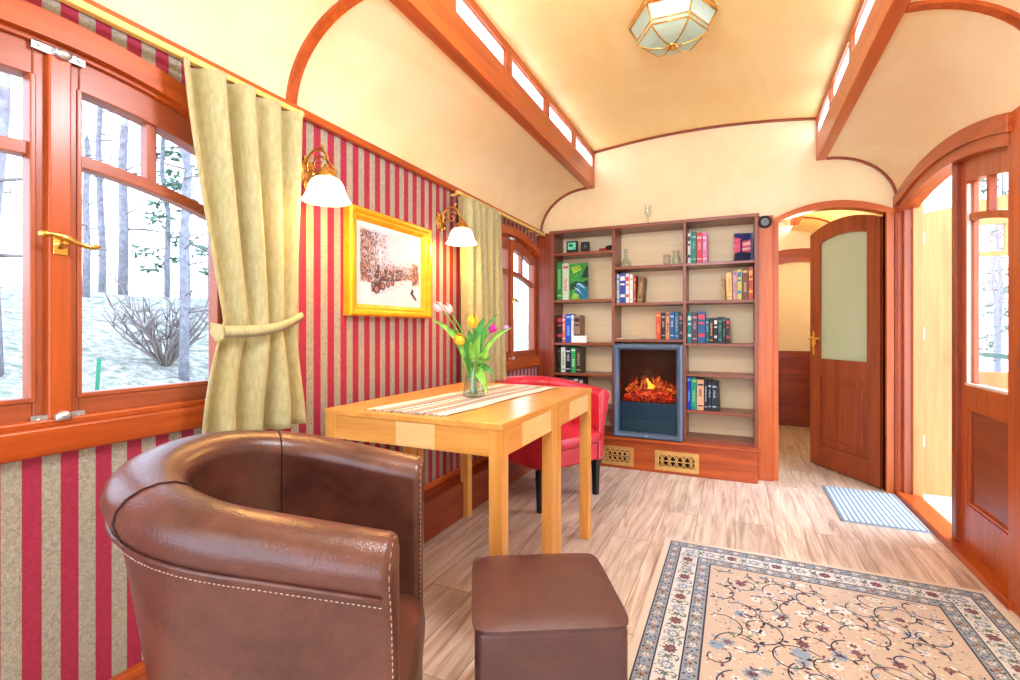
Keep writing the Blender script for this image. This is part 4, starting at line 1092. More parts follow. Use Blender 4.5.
# ------------------------------------------------------------------ tables
def table(y0, y1, label):
    x0, x1 = -1.405, -.662; H = .755
    r = thing('side_table', label, 'table', ((x0+x1)/2, (y0+y1)/2, 0), 0, None)
    mb = MB(); mb.box(x0, x1, y0, y1, H-.022, H); obj('tabletop', mb, M['oak_y'], r, bevel=.003)
    t = .02; i = .004; L = .048
    for nm, (a, b, c, d) in {'f': (x0+L, x1-L, y0+i, y0+i+t), 'b': (x0+L, x1-L, y1-i-t, y1-i)}.items():
        mb = MB(); mb.box(a, b, c, d, H-.108, H-.022)
        if nm == 'f': mb.box(a+.28, a+.44, c-.0008, c+.002, H-.107, H-.023, 1)
        obj('apron', mb, [M['oak_x'], M['oakb_x']], r)
    for a, b in ((x0+i, x0+i+t), (x1-i-t, x1-i)):
        mb = MB(); mb.box(a, b, y0+L, y1-L, H-.108, H-.022)
        if b > -.8: mb.box(b-.002, b+.0008, y0+L+.12, y1-L-.02, H-.107, H-.023, 1)
        obj('apron', mb, [M['oak_y'], M['oakb_y']], r)
    for a in (x0+.002, x1-L-.002):
        for c in (y0+.002, y1-L-.002):
            mb = MB(); mb.box(a, a+L, c, c+L, 0, H-.022); obj('leg', mb, M['oak_z'], r, bevel=.002)
    return r
table(1.385, 1.909, 'honey coloured wooden table standing nearer the brown armchair')
table(1.912, 2.438, 'honey coloured wooden table pushed against the first, before the red armchair')
# runner
rn = MB(); cs = [(-1.235, 1.43), (-.895, 1.43), (-.830, 2.36), (-1.15, 2.36)]
C_('rw', 236, 230, 222, noise=.06, nscale=200); C_('rb', 186, 166, 152, noise=.12, nscale=200); C_('rg', 128, 130, 148, noise=.12, nscale=200); C_('rd', 70, 60, 74, noise=.1, nscale=200)
pat = [(0, .16, 0), (.16, .18, 2), (.18, .29, 1), (.29, .32, 3), (.32, .38, 0), (.38, .42, 2), (.42, .48, 0), (.48, .60, 1), (.60, .63, 2), (.63, .70, 0), (.70, .72, 3), (.72, .80, 1), (.80, .82, 2), (.82, 1, 0)]
def rp(u, v, dz=0):
    a = Vector(cs[0]).lerp(Vector(cs[1]), u); b = Vector(cs[3]).lerp(Vector(cs[2]), u); p = a.lerp(b, v)
    return (p.x+.004*math.sin(v*9), p.y, .7565+.0015*(1+math.sin(u*20+v*14))*.5+dz)
for u0, u1, mi in pat:
    for j in range(24):
        v0, v1 = j/24, (j+1)/24
        rn.add([rp(u0, v0), rp(u1, v0), rp(u1, v1), rp(u0, v1)], [(0, 1, 2, 3)], mi, True)
        rn.add([rp(u0, v0, .002), rp(u1, v0, .002), rp(u1, v1, .002), rp(u0, v1, .002)], [(0, 1, 2, 3)], mi, True)
run = obj('table_runner', rn, [M['rw'], M['rb'], M['rg'], M['rd']], org=(-1.04, 1.9, .7565))
tag(run, 'striped white and taupe woven runner lying along both tables', 'table runner')
fr_ = MB(); rr = random.Random(2)
for e in (0, 1):
    for k in range(60):
        u = k/59; p = rp(u, e); dy = (-1 if e == 0 else 1)*rr.uniform(.012, .024)
        fr_.tube([(p[0], p[1], p[2]+.001), (p[0]+rr.uniform(-.004, .004), p[1]+dy, .7575)], .0014, 4, k % 4)
f_ = obj('fringe', fr_, [M['rd'], M['rw'], M['rg'], M['rw']], run)

# ------------------------------------------------------------------ vase and tulips
VX, VY, VZ = -1.035, 1.875, .7592
vz = MB(); vp = [(.001, 0), (.046, 0), (.05, .006), (.047, .03), (.038, .07), (.033, .11), (.036, .15), (.042, .175)]
vz.lathe(vp+[(r-.003, z+.004 if i == 0 else z) for i, (r, z) in reversed(list(enumerate(vp)))], (VX, VY, VZ), 28)
vase = obj('glass_vase', vz, M['vglass'], org=(VX, VY, VZ)); tag(vase, 'clear waisted glass vase of tulips on the table runner', 'vase')
mb = MB(); mb.lathe([(.001, .006), (.042, .006), (.044, .03), (.035, .07), (.031, .09), (.001, .09)], (VX, VY, VZ), 24); tag(obj('vase_water', mb, M['water'], vase), 'x', 'x') and None
w_ = vase.children[0]; del w_['label']; del w_['category']
C_('stem', 96, 152, 58); C_('leaf', 70, 146, 52, noise=.35, nscale=30, rough=.45); C_('leafl', 128, 184, 66, noise=.3, nscale=30, rough=.45)
C_('tpink', 240, 196, 196, noise=.1); C_('tyel', 244, 196, 50, noise=.12); C_('tmag', 196, 40, 150, noise=.1); C_('tlil', 190, 150, 210, noise=.1)
CAMR = Vector((.9087, .4174, 0)); CAMF = Vector((-.4174, .9087, 0))
Bv = Vector((VX, VY, VZ))
def V3(a, b, h): return Bv+CAMR*a+CAMF*b+Vector((0, 0, h))     # a: across the table, b: away, h: height
def bez(p0, p1, p2, n=10): return [p0*(1-t)**2+p1*2*t*(1-t)+p2*t*t for t in [i/n for i in range(n+1)]]
def leafblade(mb, pts, w, mi=0, twist=0, side=None):
    n = len(pts); vs = []
    for i, p in enumerate(pts):
        t = (pts[min(i+1, n-1)]-pts[max(i-1, 0)]).normalized()
        sd = t.cross(side or CAMF)
        if sd.length < .01: sd = CAMR.copy()
        sd.normalize(); q = i/(n-1); ww = w*math.sin(PI*min(.98, .12+.86*q))**.8
        nn = t.cross(sd)
        vs += [p-sd*ww+nn*ww*.4, p, p+sd*ww+nn*ww*.4]
    mb.add(vs, [(i*3+k, i*3+k+1, i*3+k+4, i*3+k+3) for i in range(n-1) for k in range(2)], mi, True)
def tulip(a, b, h, c, kind, label, size=.024, leaves=()):
    top = V3(a, b, h); base = V3(-a*.12, -b*.1, .012); neck = V3(a*.16, b*.1, .165)
    root = thing('tulip', label, 'flower', tuple(base))
    p = bez(base, V3(a*.02, 0, .11), neck, 5)+bez(neck, V3(a*.4, b*.3, .165+(h-.165)*.62), top, 9)[1:]
    mb = MB(); mb.tube(p, .0034, 6); obj('stem', mb, M['stem'], root)
    d = (p[-1]-p[-2]).normalized(); x = d.orthogonal().normalized(); y = d.cross(x)
    mb = MB()
    for k in range(6):
        an = k*PI/3+(.3 if k % 2 else 0); rr_ = 1 if k % 2 else .88
        vs = []
        for i in range(7):
            t = i/6; rad_ = size*rr_*(math.sin(PI*(.12+.72*t))**.9)*(1 if t < .8 else .9); hh = size*2.3*t
            for s in (-1, -.5, 0, .5, 1):
                wa = s*.62*math.sin(PI*min(.97, .25+.7*t))
                v = x*math.cos(an+wa)+y*math.sin(an+wa)
                vs.append(top-d*.004+v*rad_*(1+.04*(1-abs(s)))+d*hh)
        mb.add(vs, [(i*5+j, i*5+j+1, i*5+j+6, i*5+j+5) for i in range(6) for j in range(4)], 0, True)
    obj('petals', mb, M[c], root)
    for (la, lb, lh, w, mi) in leaves:
        s0 = V3(la*.1, lb*.1, .08); tip = V3(la, lb, lh)
        mb = MB(); leafblade(mb, bez(s0, V3(la*.25, lb*.3, max(.17, lh*.85)), tip, 12), w, 0)
        obj('leaf', mb, M['leafl'] if mi else M['leaf'], root)
tulip(-.138, .0, .375, 'tpink', 0, 'pale pink tulip leaning out furthest over the table edge', .022, [(-.178, -.02, .335, .013, 1)])
tulip(-.105, .03, .368, 'tpink', 0, 'pale pink tulip close beside the other pink bloom', .022, [(-.11, .0, .30, .014, 0), (-.05, -.03, .27, .018, 0), (-.075, .03, .24, .015, 0)])
tulip(-.002, -.01, .305, 'tyel', 0, 'large yellow tulip in the centre of the bunch', .026, [(-.025, .03, .29, .017, 0), (.03, -.02, .27, .016, 1), (.045, .01, .345, .017, 0), (.01, .05, .30, .018, 0)])
tulip(-.045, -.035, .236, 'tyel', 0, 'lower yellow tulip drooping at the front of the bunch', .024, [(-.04, -.05, .17, .016, 0), (-.01, -.05, .24, .014, 1)])
tulip(.072, .01, .285, 'tmag', 0, 'magenta tulip on the window side of the bunch', .018, [(.105, .0, .36, .009, 0), (.06, -.02, .2, .018, 1)])
tulip(.135, .03, .295, 'tlil', 0, 'small pale lilac tulip at the tip of a long stem', .012, [(.165, .01, .30, .009, 1)])
tulip(.04, -.02, .17, 'leafl', 0, 'closed green tulip bud low among the leaves', .017, [(.062, -.05, .02, .022, 1), (.09, -.02, .10, .018, 0)])

# ------------------------------------------------------------------ armchairs
def tub_chair(loc, rz, label, mat, top, zb, leg_in, sx=1.0, sy=1.0, studs=False, seatmat=None, seat_z=.43, front=.33, back=-.33, legm='blackleg', rise=.0):
    r = thing('armchair', label, 'armchair', loc, rz)
    def path():
        pts = []
        hw = .275*sy; bx = back*sx; fx = front*sx; R_ = hw
        cx = bx+R_*.95
        n1 = 7
        for i in range(n1): pts.append((fx+(cx-fx)*i/n1, -hw*(.96+.04*i/n1)))
        n2 = 26
        for i in range(n2+1):
            a = -PI/2-PI*i/n2; ca, sa = math.cos(a), math.sin(a)
            pts.append((cx+R_*.95*math.copysign(abs(ca)**.9, ca), hw*math.copysign(abs(sa)**.9, sa)))
        for i in range(1, n1+1): pts.append((cx+(fx-cx)*i/n1, hw*(1-.04*i/n1)))
        return pts
    P = path(); n = len(P)
    def normal(i):
        a = Vector(P[min(i+1, n-1)])-Vector(P[max(i-1, 0)]); a.normalize(); return Vector((a.y, -a.x))*-1
    # outward check
    c0 = Vector((0, 0)); sgn = 1 if normal(0).dot(Vector((0, -1))) > 0 else -1
    def topz(i):
        x = P[i][0]; q = (front*sx-x)/((front-back)*sx); return top-.012+rise*q-.0*math.sin(PI*q)
    def prof(i):
        T = topz(i); q = []
        q += [(-.022, zb), (-.016, zb+.02), (.004, (zb+T)/2), (.034, T-.13), (.047, T-.088), (.052, T-.074)]
        for k in range(11):
            a = rad(-25+k*23); q.append((.004+.060*math.cos(a), T-.043+.043*math.sin(a)))
        q += [(-.052, T-.13), (-.05, T-.2), (-.055, zb+.1), (-.055, zb)]
        return q
    K_ = len(prof(0))
    vs = []
    for i in range(n):
        nn = normal(i)*sgn
        for off, z in prof(i): vs.append((P[i][0]+nn.x*off, P[i][1]+nn.y*off, z))
    mb = MB()
    mb.add(vs, [(i*K_+k, i*K_+(k+1) % K_, (i+1)*K_+(k+1) % K_, (i+1)*K_+k) for i in range(n-1) for k in range(K_)], 0, True)
    shell = obj('shell', mb, mat, r, world=False)
    # arm fronts: slightly puffed panels closing the roll
    for i, sg in ((0, 1), (n-1, 1)):
        nn = normal(i)*sgn; x0 = P[i][0]
        q = prof(i); cen = (sum(a for a, b in q)/K_, sum(b for a, b in q)/K_)
        mb = MB(); rings = []
        for sc_, dx in ((1, -.004), (1.0, .004), (.93, .012), (.75, .016)):
            rings.append([(x0+dx, P[i][1]+nn.y*(cen[0]+(a-cen[0])*sc_), cen[1]+(b-cen[1])*(1-(1-sc_)*.35)) for a, b in q])
        vv = [v for rg in rings for v in rg]
        mb.add(vv, [(j*K_+k, j*K_+(k+1) % K_, (j+1)*K_+(k+1) % K_, (j+1)*K_+k) for j in range(3) for k in range(K_)]+[tuple(3*K_+k for k in range(K_))], 0, True)
        fp_ = obj('arm_front', mb, mat, r, world=False)
        mb = MB()
        edge = [(x0+.013, P[i][1]+nn.y*(cen[0]+(a-cen[0])*.86), cen[1]+(b-cen[1])*.95) for a, b in q]
        # stitches along the outline
        L = []
        for j in range(K_):
            a, b = Vector(edge[j]), Vector(edge[(j+1) % K_]); m_ = max(1, int((b-a).length/.011))
            for t in range(m_): L.append((a.lerp(b, t/m_), a.lerp(b, (t+.5)/m_)))
        for a, b in L:
            if studs: mb.ball(tuple(a), .0035, .0035, .0035, 6, 4)
            else: mb.tube([a, b], .0013, 4)
        obj('studs' if studs else 'stitching', mb, M['steel'] if studs else M['stitch'], fp_, world=False)
    # piping below the roll, outside
    def ring_pts(off, dz, i0=0, i1=None):
        o = []
        for i in range(i0, i1 or n):
            nn = normal(i)*sgn; T = topz(i); o.append((P[i][0]+nn.x*off, P[i][1]+nn.y*off, T+dz))
        return o
    mb = MB(); mb.tube(ring_pts(.0535, -.078), .0042, 6); obj('piping', mb, mat, r, world=False)
    mb = MB(); rp_ = ring_pts(.0505, -.091)
    for a, b in zip(rp_, rp_[1:]):
        a, b = Vector(a), Vector(b); m_ = max(1, int((b-a).length/.0065))
        for t in range(m_): mb.tube([a.lerp(b, t/m_), a.lerp(b, (t+.55)/m_)], .0009, 4)
    obj('stitching', mb, M['stitch'] if not studs else mat, r, world=False)
    # radial seams over the roll
    for i in (int(n*.30), int(n*.71)):
        mb = MB()
        nn = normal(i)*sgn; q = prof(i)[5:20]
        mb.tube([(P[i][0]+nn.x*(a+(.001 if a > 0 else -.001)), P[i][1]+nn.y*(a+(.001 if a > 0 else -.001)), b+.0012) for a, b in q], .0016, 5); obj('seam', mb, M['stitchd'], r, world=False)
    
    # seat cushion (domed) and front rail
    mb = MB(); hw = .236*sy; x0, x1 = (back+.07)*sx, front*sx+.018
    nx, ny = 12, 10; g = []
    def sup(a): return abs(a)
    for i in range(nx+1):
        for j in range(ny+1):
            u, v = i/nx*2-1, j/ny*2-1
            e = (1-abs(u)**6)*(1-abs(v)**6)
            g.append(((x0+x1)/2+(x1-x0)/2*u*(1-.03*v*v), hw*v*(.62 if u < -.7 else 1)*1.0, seat_z-.04+.045*max(0, e)**.6))
    w_ = ny+1
    top_f = [(i*w_+j, i*w_+j+1, (i+1)*w_+j+1, (i+1)*w_+j) for i in range(nx) for j in range(ny)]
    mb.add(g, top_f, 0, True)
    bot = [(x, y, zb+.115) for x, y, z in g]
    mb.add(bot, top_f, 0, True)
    per = [j for j in range(w_)]+[i*w_+ny for i in range(1, nx+1)]+[nx*w_+j for j in range(ny-1, -1, -1)]+[i*w_ for i in range(nx-1, 0, -1)]
    vv = []
    for k in range(5):
        t = k/4
        for p in per:
            a, b = g[p], bot[p]; bul = .012*math.sin(PI*t)
            vv.append((a[0]+(bul if a[0] > 0 else 0), a[1], a[2]+(b[2]-a[2])*t))
    m2 = len(per); mb.add(vv, [(k*m2+i, k*m2+(i+1) % m2, (k+1)*m2+(i+1) % m2, (k+1)*m2+i) for k in range(4) for i in range(m2)], 0, True)
    sc_ = obj('seat_cushion', mb, mat, r, world=False)
    mb = MB(); mb.box(x0, x1-.014, -hw, hw, zb, zb+.115); obj('front_rail', mb, mat, r, world=False, bevel=.02, seg=3)
    for lx in (front*sx-.045-leg_in, back*sx+.11):
        for ly in (-1, 1):
            yy = ly*(.25*sy if lx > 0 else .19*sy)
            mb = MB(); a, b_ = .021, .015
            vs = [(lx+s*b_, yy+t*b_, 0) for s, t in ((-1, -1), (1, -1), (1, 1), (-1, 1))]+[(lx+s*a, yy+t*a, zb+.005) for s, t in ((-1, -1), (1, -1), (1, 1), (-1, 1))]
            mb.add(vs, [(3, 2, 1, 0), (4, 5, 6, 7), (0, 1, 5, 4), (1, 2, 6, 5), (2, 3, 7, 6), (3, 0, 4, 7)]); obj('leg', mb, M[legm], r, world=False, bevel=.002)
    return r
tub_chair((-.800, .722, 0), rad(29.5), 'brown leather tub armchair with pale stitching by the near window', M['brown'], .740, .14, 0, sy=.88, front=.21, back=-.235, rise=.10)
tub_chair((-1.13, 2.955, 0), rad(-25), 'red leather tub armchair behind the two tables', M['red'], .69, .235, .0, rise=.055, studs=True, sx=.86, sy=.98, seat_z=.45)

# ottoman
ot = thing('ottoman', 'square dark brown leather pouffe before the brown armchair', 'ottoman', (-.453, 1.188, 0), rad(28.7))
s = .178
mb = MB(); mb.box(-s+.003, s-.003, -s+.003, s-.003, .025, .384); obj('body', mb, M['ottoman'], ot, world=False, bevel=.02, seg=4)
nx = 14; g = []
for i in range(nx+1):
    for j in range(nx+1):
        u, v = i/nx*2-1, j/nx*2-1; e = max(0, (1-abs(u)**8)*(1-abs(v)**8))**.5
        cr = 1-.055*abs(u*v)**7; g.append((s*u*cr, s*v*cr, (.386+.010*e+.006*math.cos(u*1.5)*math.cos(v*1.5))))
w_ = nx+1; tf = [(i*w_+j, i*w_+j+1, (i+1)*w_+j+1, (i+1)*w_+j) for i in range(nx) for j in range(nx)]
mb = MB(); mb.add(g, tf, 0, True)
per = [j for j in range(w_)]+[i*w_+nx for i in range(1, nx+1)]+[nx*w_+j for j in range(nx-1, -1, -1)]+[i*w_ for i in range(nx-1, 0, -1)]
vv = [g[p] for p in per]+[(g[p][0]*1.0, g[p][1]*1.0, .372) for p in per]; m2 = len(per)
mb.add(vv, [(i, (i+1) % m2, m2+(i+1) % m2, m2+i) for i in range(m2)], 0, True)
obj('top_cushion', mb, M['ottoman'], ot, world=False)
mb = MB(); mb.tube([(g[p][0]*1.008, g[p][1]*1.008, .384) for p in per], .0035, 6, closed=True); obj('piping', mb, M['ottoman'], ot, world=False)
for a in (-1, 1):
    for b_ in (-1, 1):
        mb = MB(); mb.lathe([(0, 0), (.018, 0), (.02, .026), (0, .026)], (a*.14, b_*.14, 0), 12); obj('foot', mb, M['black'], ot, world=False)

# ------------------------------------------------------------------ rug
RX0, RX1, RY0, RY1 = -.315, .915, .78, 2.562
C_('rfield', 208, 192, 178, rough=.95, noise=.06, nscale=150); C_('redge', 220, 208, 194, rough=.95, noise=.05, nscale=150); C_('rband', 160, 168, 180, rough=.95, noise=.12, nscale=150)
C_('rwhite', 224, 224, 222, rough=.95, noise=.05, nscale=150); C_('rnavy', 62, 66, 88, rough=.95); C_('rblue', 150, 170, 196, rough=.95); C_('rmauve', 128, 92, 104, rough=.95)
C_('rpale', 226, 224, 222, rough=.95); C_('rgold', 176, 138, 108, rough=.95); C_('rgreen', 120, 150, 140, rough=.95)
RM = ['rfield', 'redge', 'rband', 'rwhite', 'rnavy', 'rblue', 'rmauve', 'rpale', 'rgold', 'rgreen']
rug = MB(); rr = random.Random(11)
rug.box(RX0, RX1, RY0, RY1, .0005, .010, 1)
def rect(d0, z, mi): rug.add([(RX0+d0, RY0+d0, z), (RX1-d0, RY0+d0, z), (RX1-d0, RY1-d0, z), (RX0+d0, RY1-d0, z)], [(0, 1, 2, 3)], mi)
zl = .0102
D = [(.028, 4), (.033, 2), (.078, 4), (.083, 3), (.160, 4), (.165, 2), (.212, 4), (.218, 0)]
for k, (d, mi) in enumerate(D): rect(d, zl+k*.00008, mi)
layer = [0]
def flat(pts, mi):
    layer[0] = (layer[0]+1) % 40; z = .0112+layer[0]*.00001
    rug.add([(x, y, z) for x, y in pts], [tuple(range(len(pts)))], mi)
def inside(x, y, d): return RX0+d < x < RX1-d and RY0+d < y < RY1-d
def petal(cx, cy, a, l, w, mi):
    ca, sa = math.cos(a), math.sin(a)
    flat([(cx+ca*p-sa*q, cy+sa*p+ca*q) for p, q in ((0, 0), (l*.4, w), (l*.8, w*.7), (l, 0), (l*.8, -w*.7), (l*.4, -w))], mi)
def floret(cx, cy, r, mi, m2, n=6, a0=0):
    for k in range(n): petal(cx, cy, a0+2*PI*k/n, r, r*.3, mi)
    flat([(cx+r*.28*math.cos(a), cy+r*.28*math.sin(a)) for a in [2*PI*i/6 for i in range(6)]], m2)
def ribbon(pts, w, mi):
    for i, ((x0, y0), (x1, y1)) in enumerate(zip(pts, pts[1:])):
        dx, dy = x1-x0, y1-y0; l = math.hypot(dx, dy) or 1; nx_, ny_ = -dy/l*w, dx/l*w
        flat([(x0+nx_, y0+ny_), (x1+nx_, y1+ny_), (x1-nx_, y1-ny_), (x0-nx_, y0-ny_)], mi)
def perimeter(d, step):
    x0, x1, y0, y1 = RX0+d, RX1-d, RY0+d, RY1-d; out = []
    for (a, b) in (((x0, y0), (x1, y0)), ((x1, y0), (x1, y1)), ((x1, y1), (x0, y1)), ((x0, y1), (x0, y0))):
        L = math.hypot(b[0]-a[0], b[1]-a[1]); m_ = int(L/step); an = math.atan2(b[1]-a[1], b[0]-a[0])
        for k in range(m_): out.append((a[0]+(b[0]-a[0])*k/m_, a[1]+(b[1]-a[1])*k/m_, an, k))
    return out
for dm, w in ((.0555, .018), (.1885, .018)):
    for x, y, an, k in perimeter(dm, .032):
        floret(x, y, .013, [7, 5, 7, 8][k % 4], [6, 4, 8, 4][k % 4], 5, an)
        for s_ in (-1, 1): petal(x+math.cos(an)*.016-math.sin(an)*s_*.01, y+math.sin(an)*.016+math.cos(an)*s_*.01, an+s_*.7, .014, .0035, [4, 6, 4, 9][k % 4])
    for x, y, an, k in perimeter(dm, .0042):
        px, py = x+rr.uniform(-w, w), y+rr.uniform(-w, w); petal(px, py, rr.uniform(0, 6.3), rr.uniform(.005, .009), .0022, rr.choice([4, 4, 7, 5, 8, 6, 9]))
for x, y, an, k in perimeter(.122, .085):
    floret(x, y, .024, [5, 6][k % 2], [6, 4][k % 2], 8, an); floret(x, y, .013, [7, 6][k % 2], 8, 6, an+.3)
    bx_, by_ = x+math.cos(an)*.042, y+math.sin(an)*.042
    floret(bx_, by_, .014, 9, 6, 5, an); 
    for s_ in (-1, 1):
        cx, cy = x+math.cos(an)*.042-math.sin(an)*.02*s_, y+math.sin(an)*.042+math.cos(an)*.02*s_
        ribbon([(cx+.012*math.cos(t), cy+.012*math.sin(t)) for t in [an+i*.5 for i in range(9)]], .0014, 4); petal(cx, cy, an+s_, .015, .004, 5)
for x, y, an, k in perimeter(.122, .0035):
    px, py = x+rr.uniform(-.03, .03), y+rr.uniform(-.03, .03); petal(px, py, rr.uniform(0, 6.3), rr.uniform(.006, .011), .0028, rr.choice([5, 5, 9, 8, 6, 4]))
# scrolling vines in the field
def vine(cx, cy, R_, a0, dirn, turns):
    pts = []
    for i in range(34):
        t = i/33; a = a0+dirn*turns*2*PI*t; r = R_*(1-.78*t); x, y = cx+r*math.cos(a), cy+r*math.sin(a)
        if inside(x, y, .232): pts.append((x, y))
        elif pts: break
    if len(pts) < 6: return
    ribbon(pts, .0023, 4)
    for j in range(3, len(pts), 5):
        an = math.atan2(pts[j][1]-pts[j-1][1], pts[j][0]-pts[j-1][0]); s_ = 1 if j % 2 else -1
        if inside(*pts[j], .245): petal(pts[j][0], pts[j][1], an+s_*.9, .024, .0055, rr.choice([5, 7, 9, 4, 6])); petal(pts[j][0], pts[j][1], an-s_*1.1, .016, .0045, rr.choice([7, 5, 8]))
    x, y = pts[-1]
    if inside(x, y, .25): floret(x, y, rr.uniform(.016, .024), rr.choice([5, 7, 7, 6]), rr.choice([6, 8]), 7, rr.random())
yy = RY0+.27; row_ = 0
while yy < RY1-.22:
    xx = RX0+.27+(.07 if row_ % 2 else 0); ci = 0
    while xx < RX1-.23:
        vine(xx+rr.uniform(-.02, .02), yy+rr.uniform(-.02, .02), rr.uniform(.055, .1), rr.uniform(0, 6.3), rr.choice([-1, 1]), rr.uniform(.7, 1.15))
        xx += .13; ci += 1
    yy += .105; row_ += 1
for _ in range(200):
    x, y = rr.uniform(RX0, RX1), rr.uniform(RY0, RY1)
    if not inside(x, y, .25): continue
    q = rr.random()
    if q < .3:
        r_ = rr.uniform(.02, .032); floret(x, y, r_, rr.choice([5, 7, 7]), 8, 8, rr.random()); floret(x, y, r_*.6, rr.choice([7, 6]), rr.choice([8, 4]), 6, rr.random())
    elif q < .7: floret(x, y, rr.uniform(.010, .018), rr.choice([5, 7, 7, 5, 6]), rr.choice([6, 8, 4]), 6, rr.random())
    else: petal(x, y, rr.uniform(0, 6.3), rr.uniform(.02, .035), .006, rr.choice([4, 6, 5]))
for _ in range(2600):
    x, y = rr.uniform(RX0, RX1), rr.uniform(RY0, RY1)
    if inside(x, y, .235): petal(x, y, rr.uniform(0, 6.3), rr.uniform(.006, .015), .003, rr.choice([5, 7, 7, 7, 5, 9, 6, 4, 7]))
ro = obj('rug', rug, [M[k] for k in RM], org=((RX0+RX1)/2, (RY0+RY1)/2, 0))
tag(ro, 'beige floral oriental rug with blue grey borders on the floor', 'rug')
# doormat
mm = MB(); MX0, MX1, MY0, MY1 = .532, .918, 3.195, 3.86
mm.box(MX0, MX1, MY0, MY1, .0005, .007, 0)
nS = 15
for k in range(nS):
    a = MX0+.012+(MX1-MX0-.024)*k/(nS-1)
    mm.box(a-.0032, a+.0032, MY0+.006, MY1-.006, .007, .0085, 1)
for k in range(22):
    b_ = MY0+.02+(MY1-MY0-.04)*k/21; mm.box(MX0+.006, MX1-.006, b_-.0018, b_+.0018, .007, .0078, 2)
mm.box(MX0, MX1, MY0, MY0+.008, .007, .009, 1); mm.box(MX0, MX0+.006, MY0, MY1, .007, .009, 1)
C_('matw', 196, 206, 212, rough=.9); C_('matb', 104, 132, 160, rough=.9); C_('matp', 178, 200, 218, rough=.9)
tag(obj('doormat', mm, [M['matw'], M['matb'], M['matp']], org=(.725, 3.53, 0)), 'pale blue striped doormat in front of the entrance', 'doormat')

# ------------------------------------------------------------------ outside
def ground(nm, x0, x1, y0, y1, hf, mat, label, nx=30, ny=40):
    mb = MB(); vs = []
    for i in range(nx+1):
        for j in range(ny+1):
            x = x0+(x1-x0)*i/nx; y = y0+(y1-y0)*j/ny; vs.append((x, y, hf(x, y)))
    w = ny+1; mb.add(vs, [(i*w+j, i*w+j+1, (i+1)*w+j+1, (i+1)*w+j) for i in range(nx) for j in range(ny)], 0, True)
    return struct(nm, mb, mat, label, 'ground')
def groundmat(name, c1, c2, c3):
    m, nt, b = newmat(name); b.inputs['Roughness'].default_value = 1
    tc = N(nt, 'ShaderNodeTexCoord'); n1 = N(nt, 'ShaderNodeTexNoise', Scale=9.0, Detail=10.0, Roughness=.8); nt.links.new(tc.outputs['Object'], n1.inputs['Vector'])
    r = N(nt, 'ShaderNodeValToRGB'); e = r.color_ramp.elements; e[0].position = .38; e[0].color = c1; e[1].position = .6; e[1].color = c3; x = e.new(.48); x.color = c2
    nt.links.new(n1.outputs[0], r.inputs[0]); nt.links.new(r.outputs[0], b.inputs['Base Color']); return m
GM = groundmat('winter grass', srgb(92,112,90), srgb(142,146,138), srgb(192,192,192))
def hL(x, y):
    t = min(1, max(0, (-x-1.8)/9)); return -.75+2.5*t**.8+.05*math.sin(x*3+y*2)
ground('ground_slope', -16, -1.75, -6, 22, hL, GM, 'frosty grassy slope outside the windows')
ground('ground_beyond', 2.4, 22, -2, 26, lambda x, y: -.9+.03*math.sin(x*2+y), GM, 'pale winter ground beyond the porch')
C_('bark', 140, 140, 150, rough=.9, noise=.3, nscale=12); C_('twig', 140, 132, 132, rough=.9); C_('needle', 96, 124, 104, rough=.9, noise=.3, nscale=20)  # haze over the trunks put into the pale bark colour
def tree_mesh(seed, h=9, r=.075, twigs=26, green=False):
    rn = random.Random(seed); mb = MB()
    pts = [(.0+rn.uniform(-.04, .04)*i, rn.uniform(-.04, .04)*i, h*i/8) for i in range(9)]
    mb.tube(pts, [r*(1-.09*i) for i in range(9)], 7, 0, sm=True)
    for k in range(twigs):
        z = rn.uniform(.9, h*.9); a = rn.uniform(0, 6.3); L = rn.uniform(.3, .8); up = rn.uniform(-.15, .5)
        p0 = Vector((0, 0, z)); p1 = p0+Vector((math.cos(a)*L*.5, math.sin(a)*L*.5, L*up*.4)); p2 = p0+Vector((math.cos(a+.2)*L, math.sin(a+.2)*L, L*up))
        mb.tube([p0, p1, p2], [.018, .012, .005], 4, 1)
        for q in range(4):
            b = p1.lerp(p2, q/4); aa = a+rn.choice([-1, 1])*rn.uniform(.5, 1.1); l2 = L*.35
            mb.tube([b, b+Vector((math.cos(aa)*l2, math.sin(aa)*l2, l2*rn.uniform(-.3, .5)))], [.007, .003], 3, 1)
            if green:
                for _ in range(5):
                    c = b+Vector((rn.uniform(-.2, .2), rn.uniform(-.2, .2), rn.uniform(-.12, .06))); d = Vector((rn.uniform(-1, 1), rn.uniform(-1, 1), rn.uniform(-.5, .3))).normalized()*.13; s_ = d.orthogonal()*.35
                    mb.add([c, c+d+s_, c+d*1.5, c+d-s_], [(0, 1, 2, 3)], 2)
    return mb
protos = []
for sd, gr in ((1, False), (2, False), (3, True)):
    o = obj('bare_tree' if not gr else 'spruce_tree', tree_mesh(sd, green=gr, twigs=26 if not gr else 40), [M['bark'], M['twig'], M['needle']])
    protos.append(o)
def put_tree(p, x, y, z, s, rz, used):
    o = p if p.name not in used else p.copy()
    if p.name in used: C.objects.link(o)
    used.add(p.name)
    o.location = (x, y, z); o.rotation_euler = (0, 0, rz); o.scale = (s, s, s)
    return o
used = set(); rt = random.Random(21)
placed = []
def clear(x, y, d=1.0):
    if any((x-a)**2+(y-b)**2 < d*d for a, b in placed): return False
    placed.append((x, y)); return True
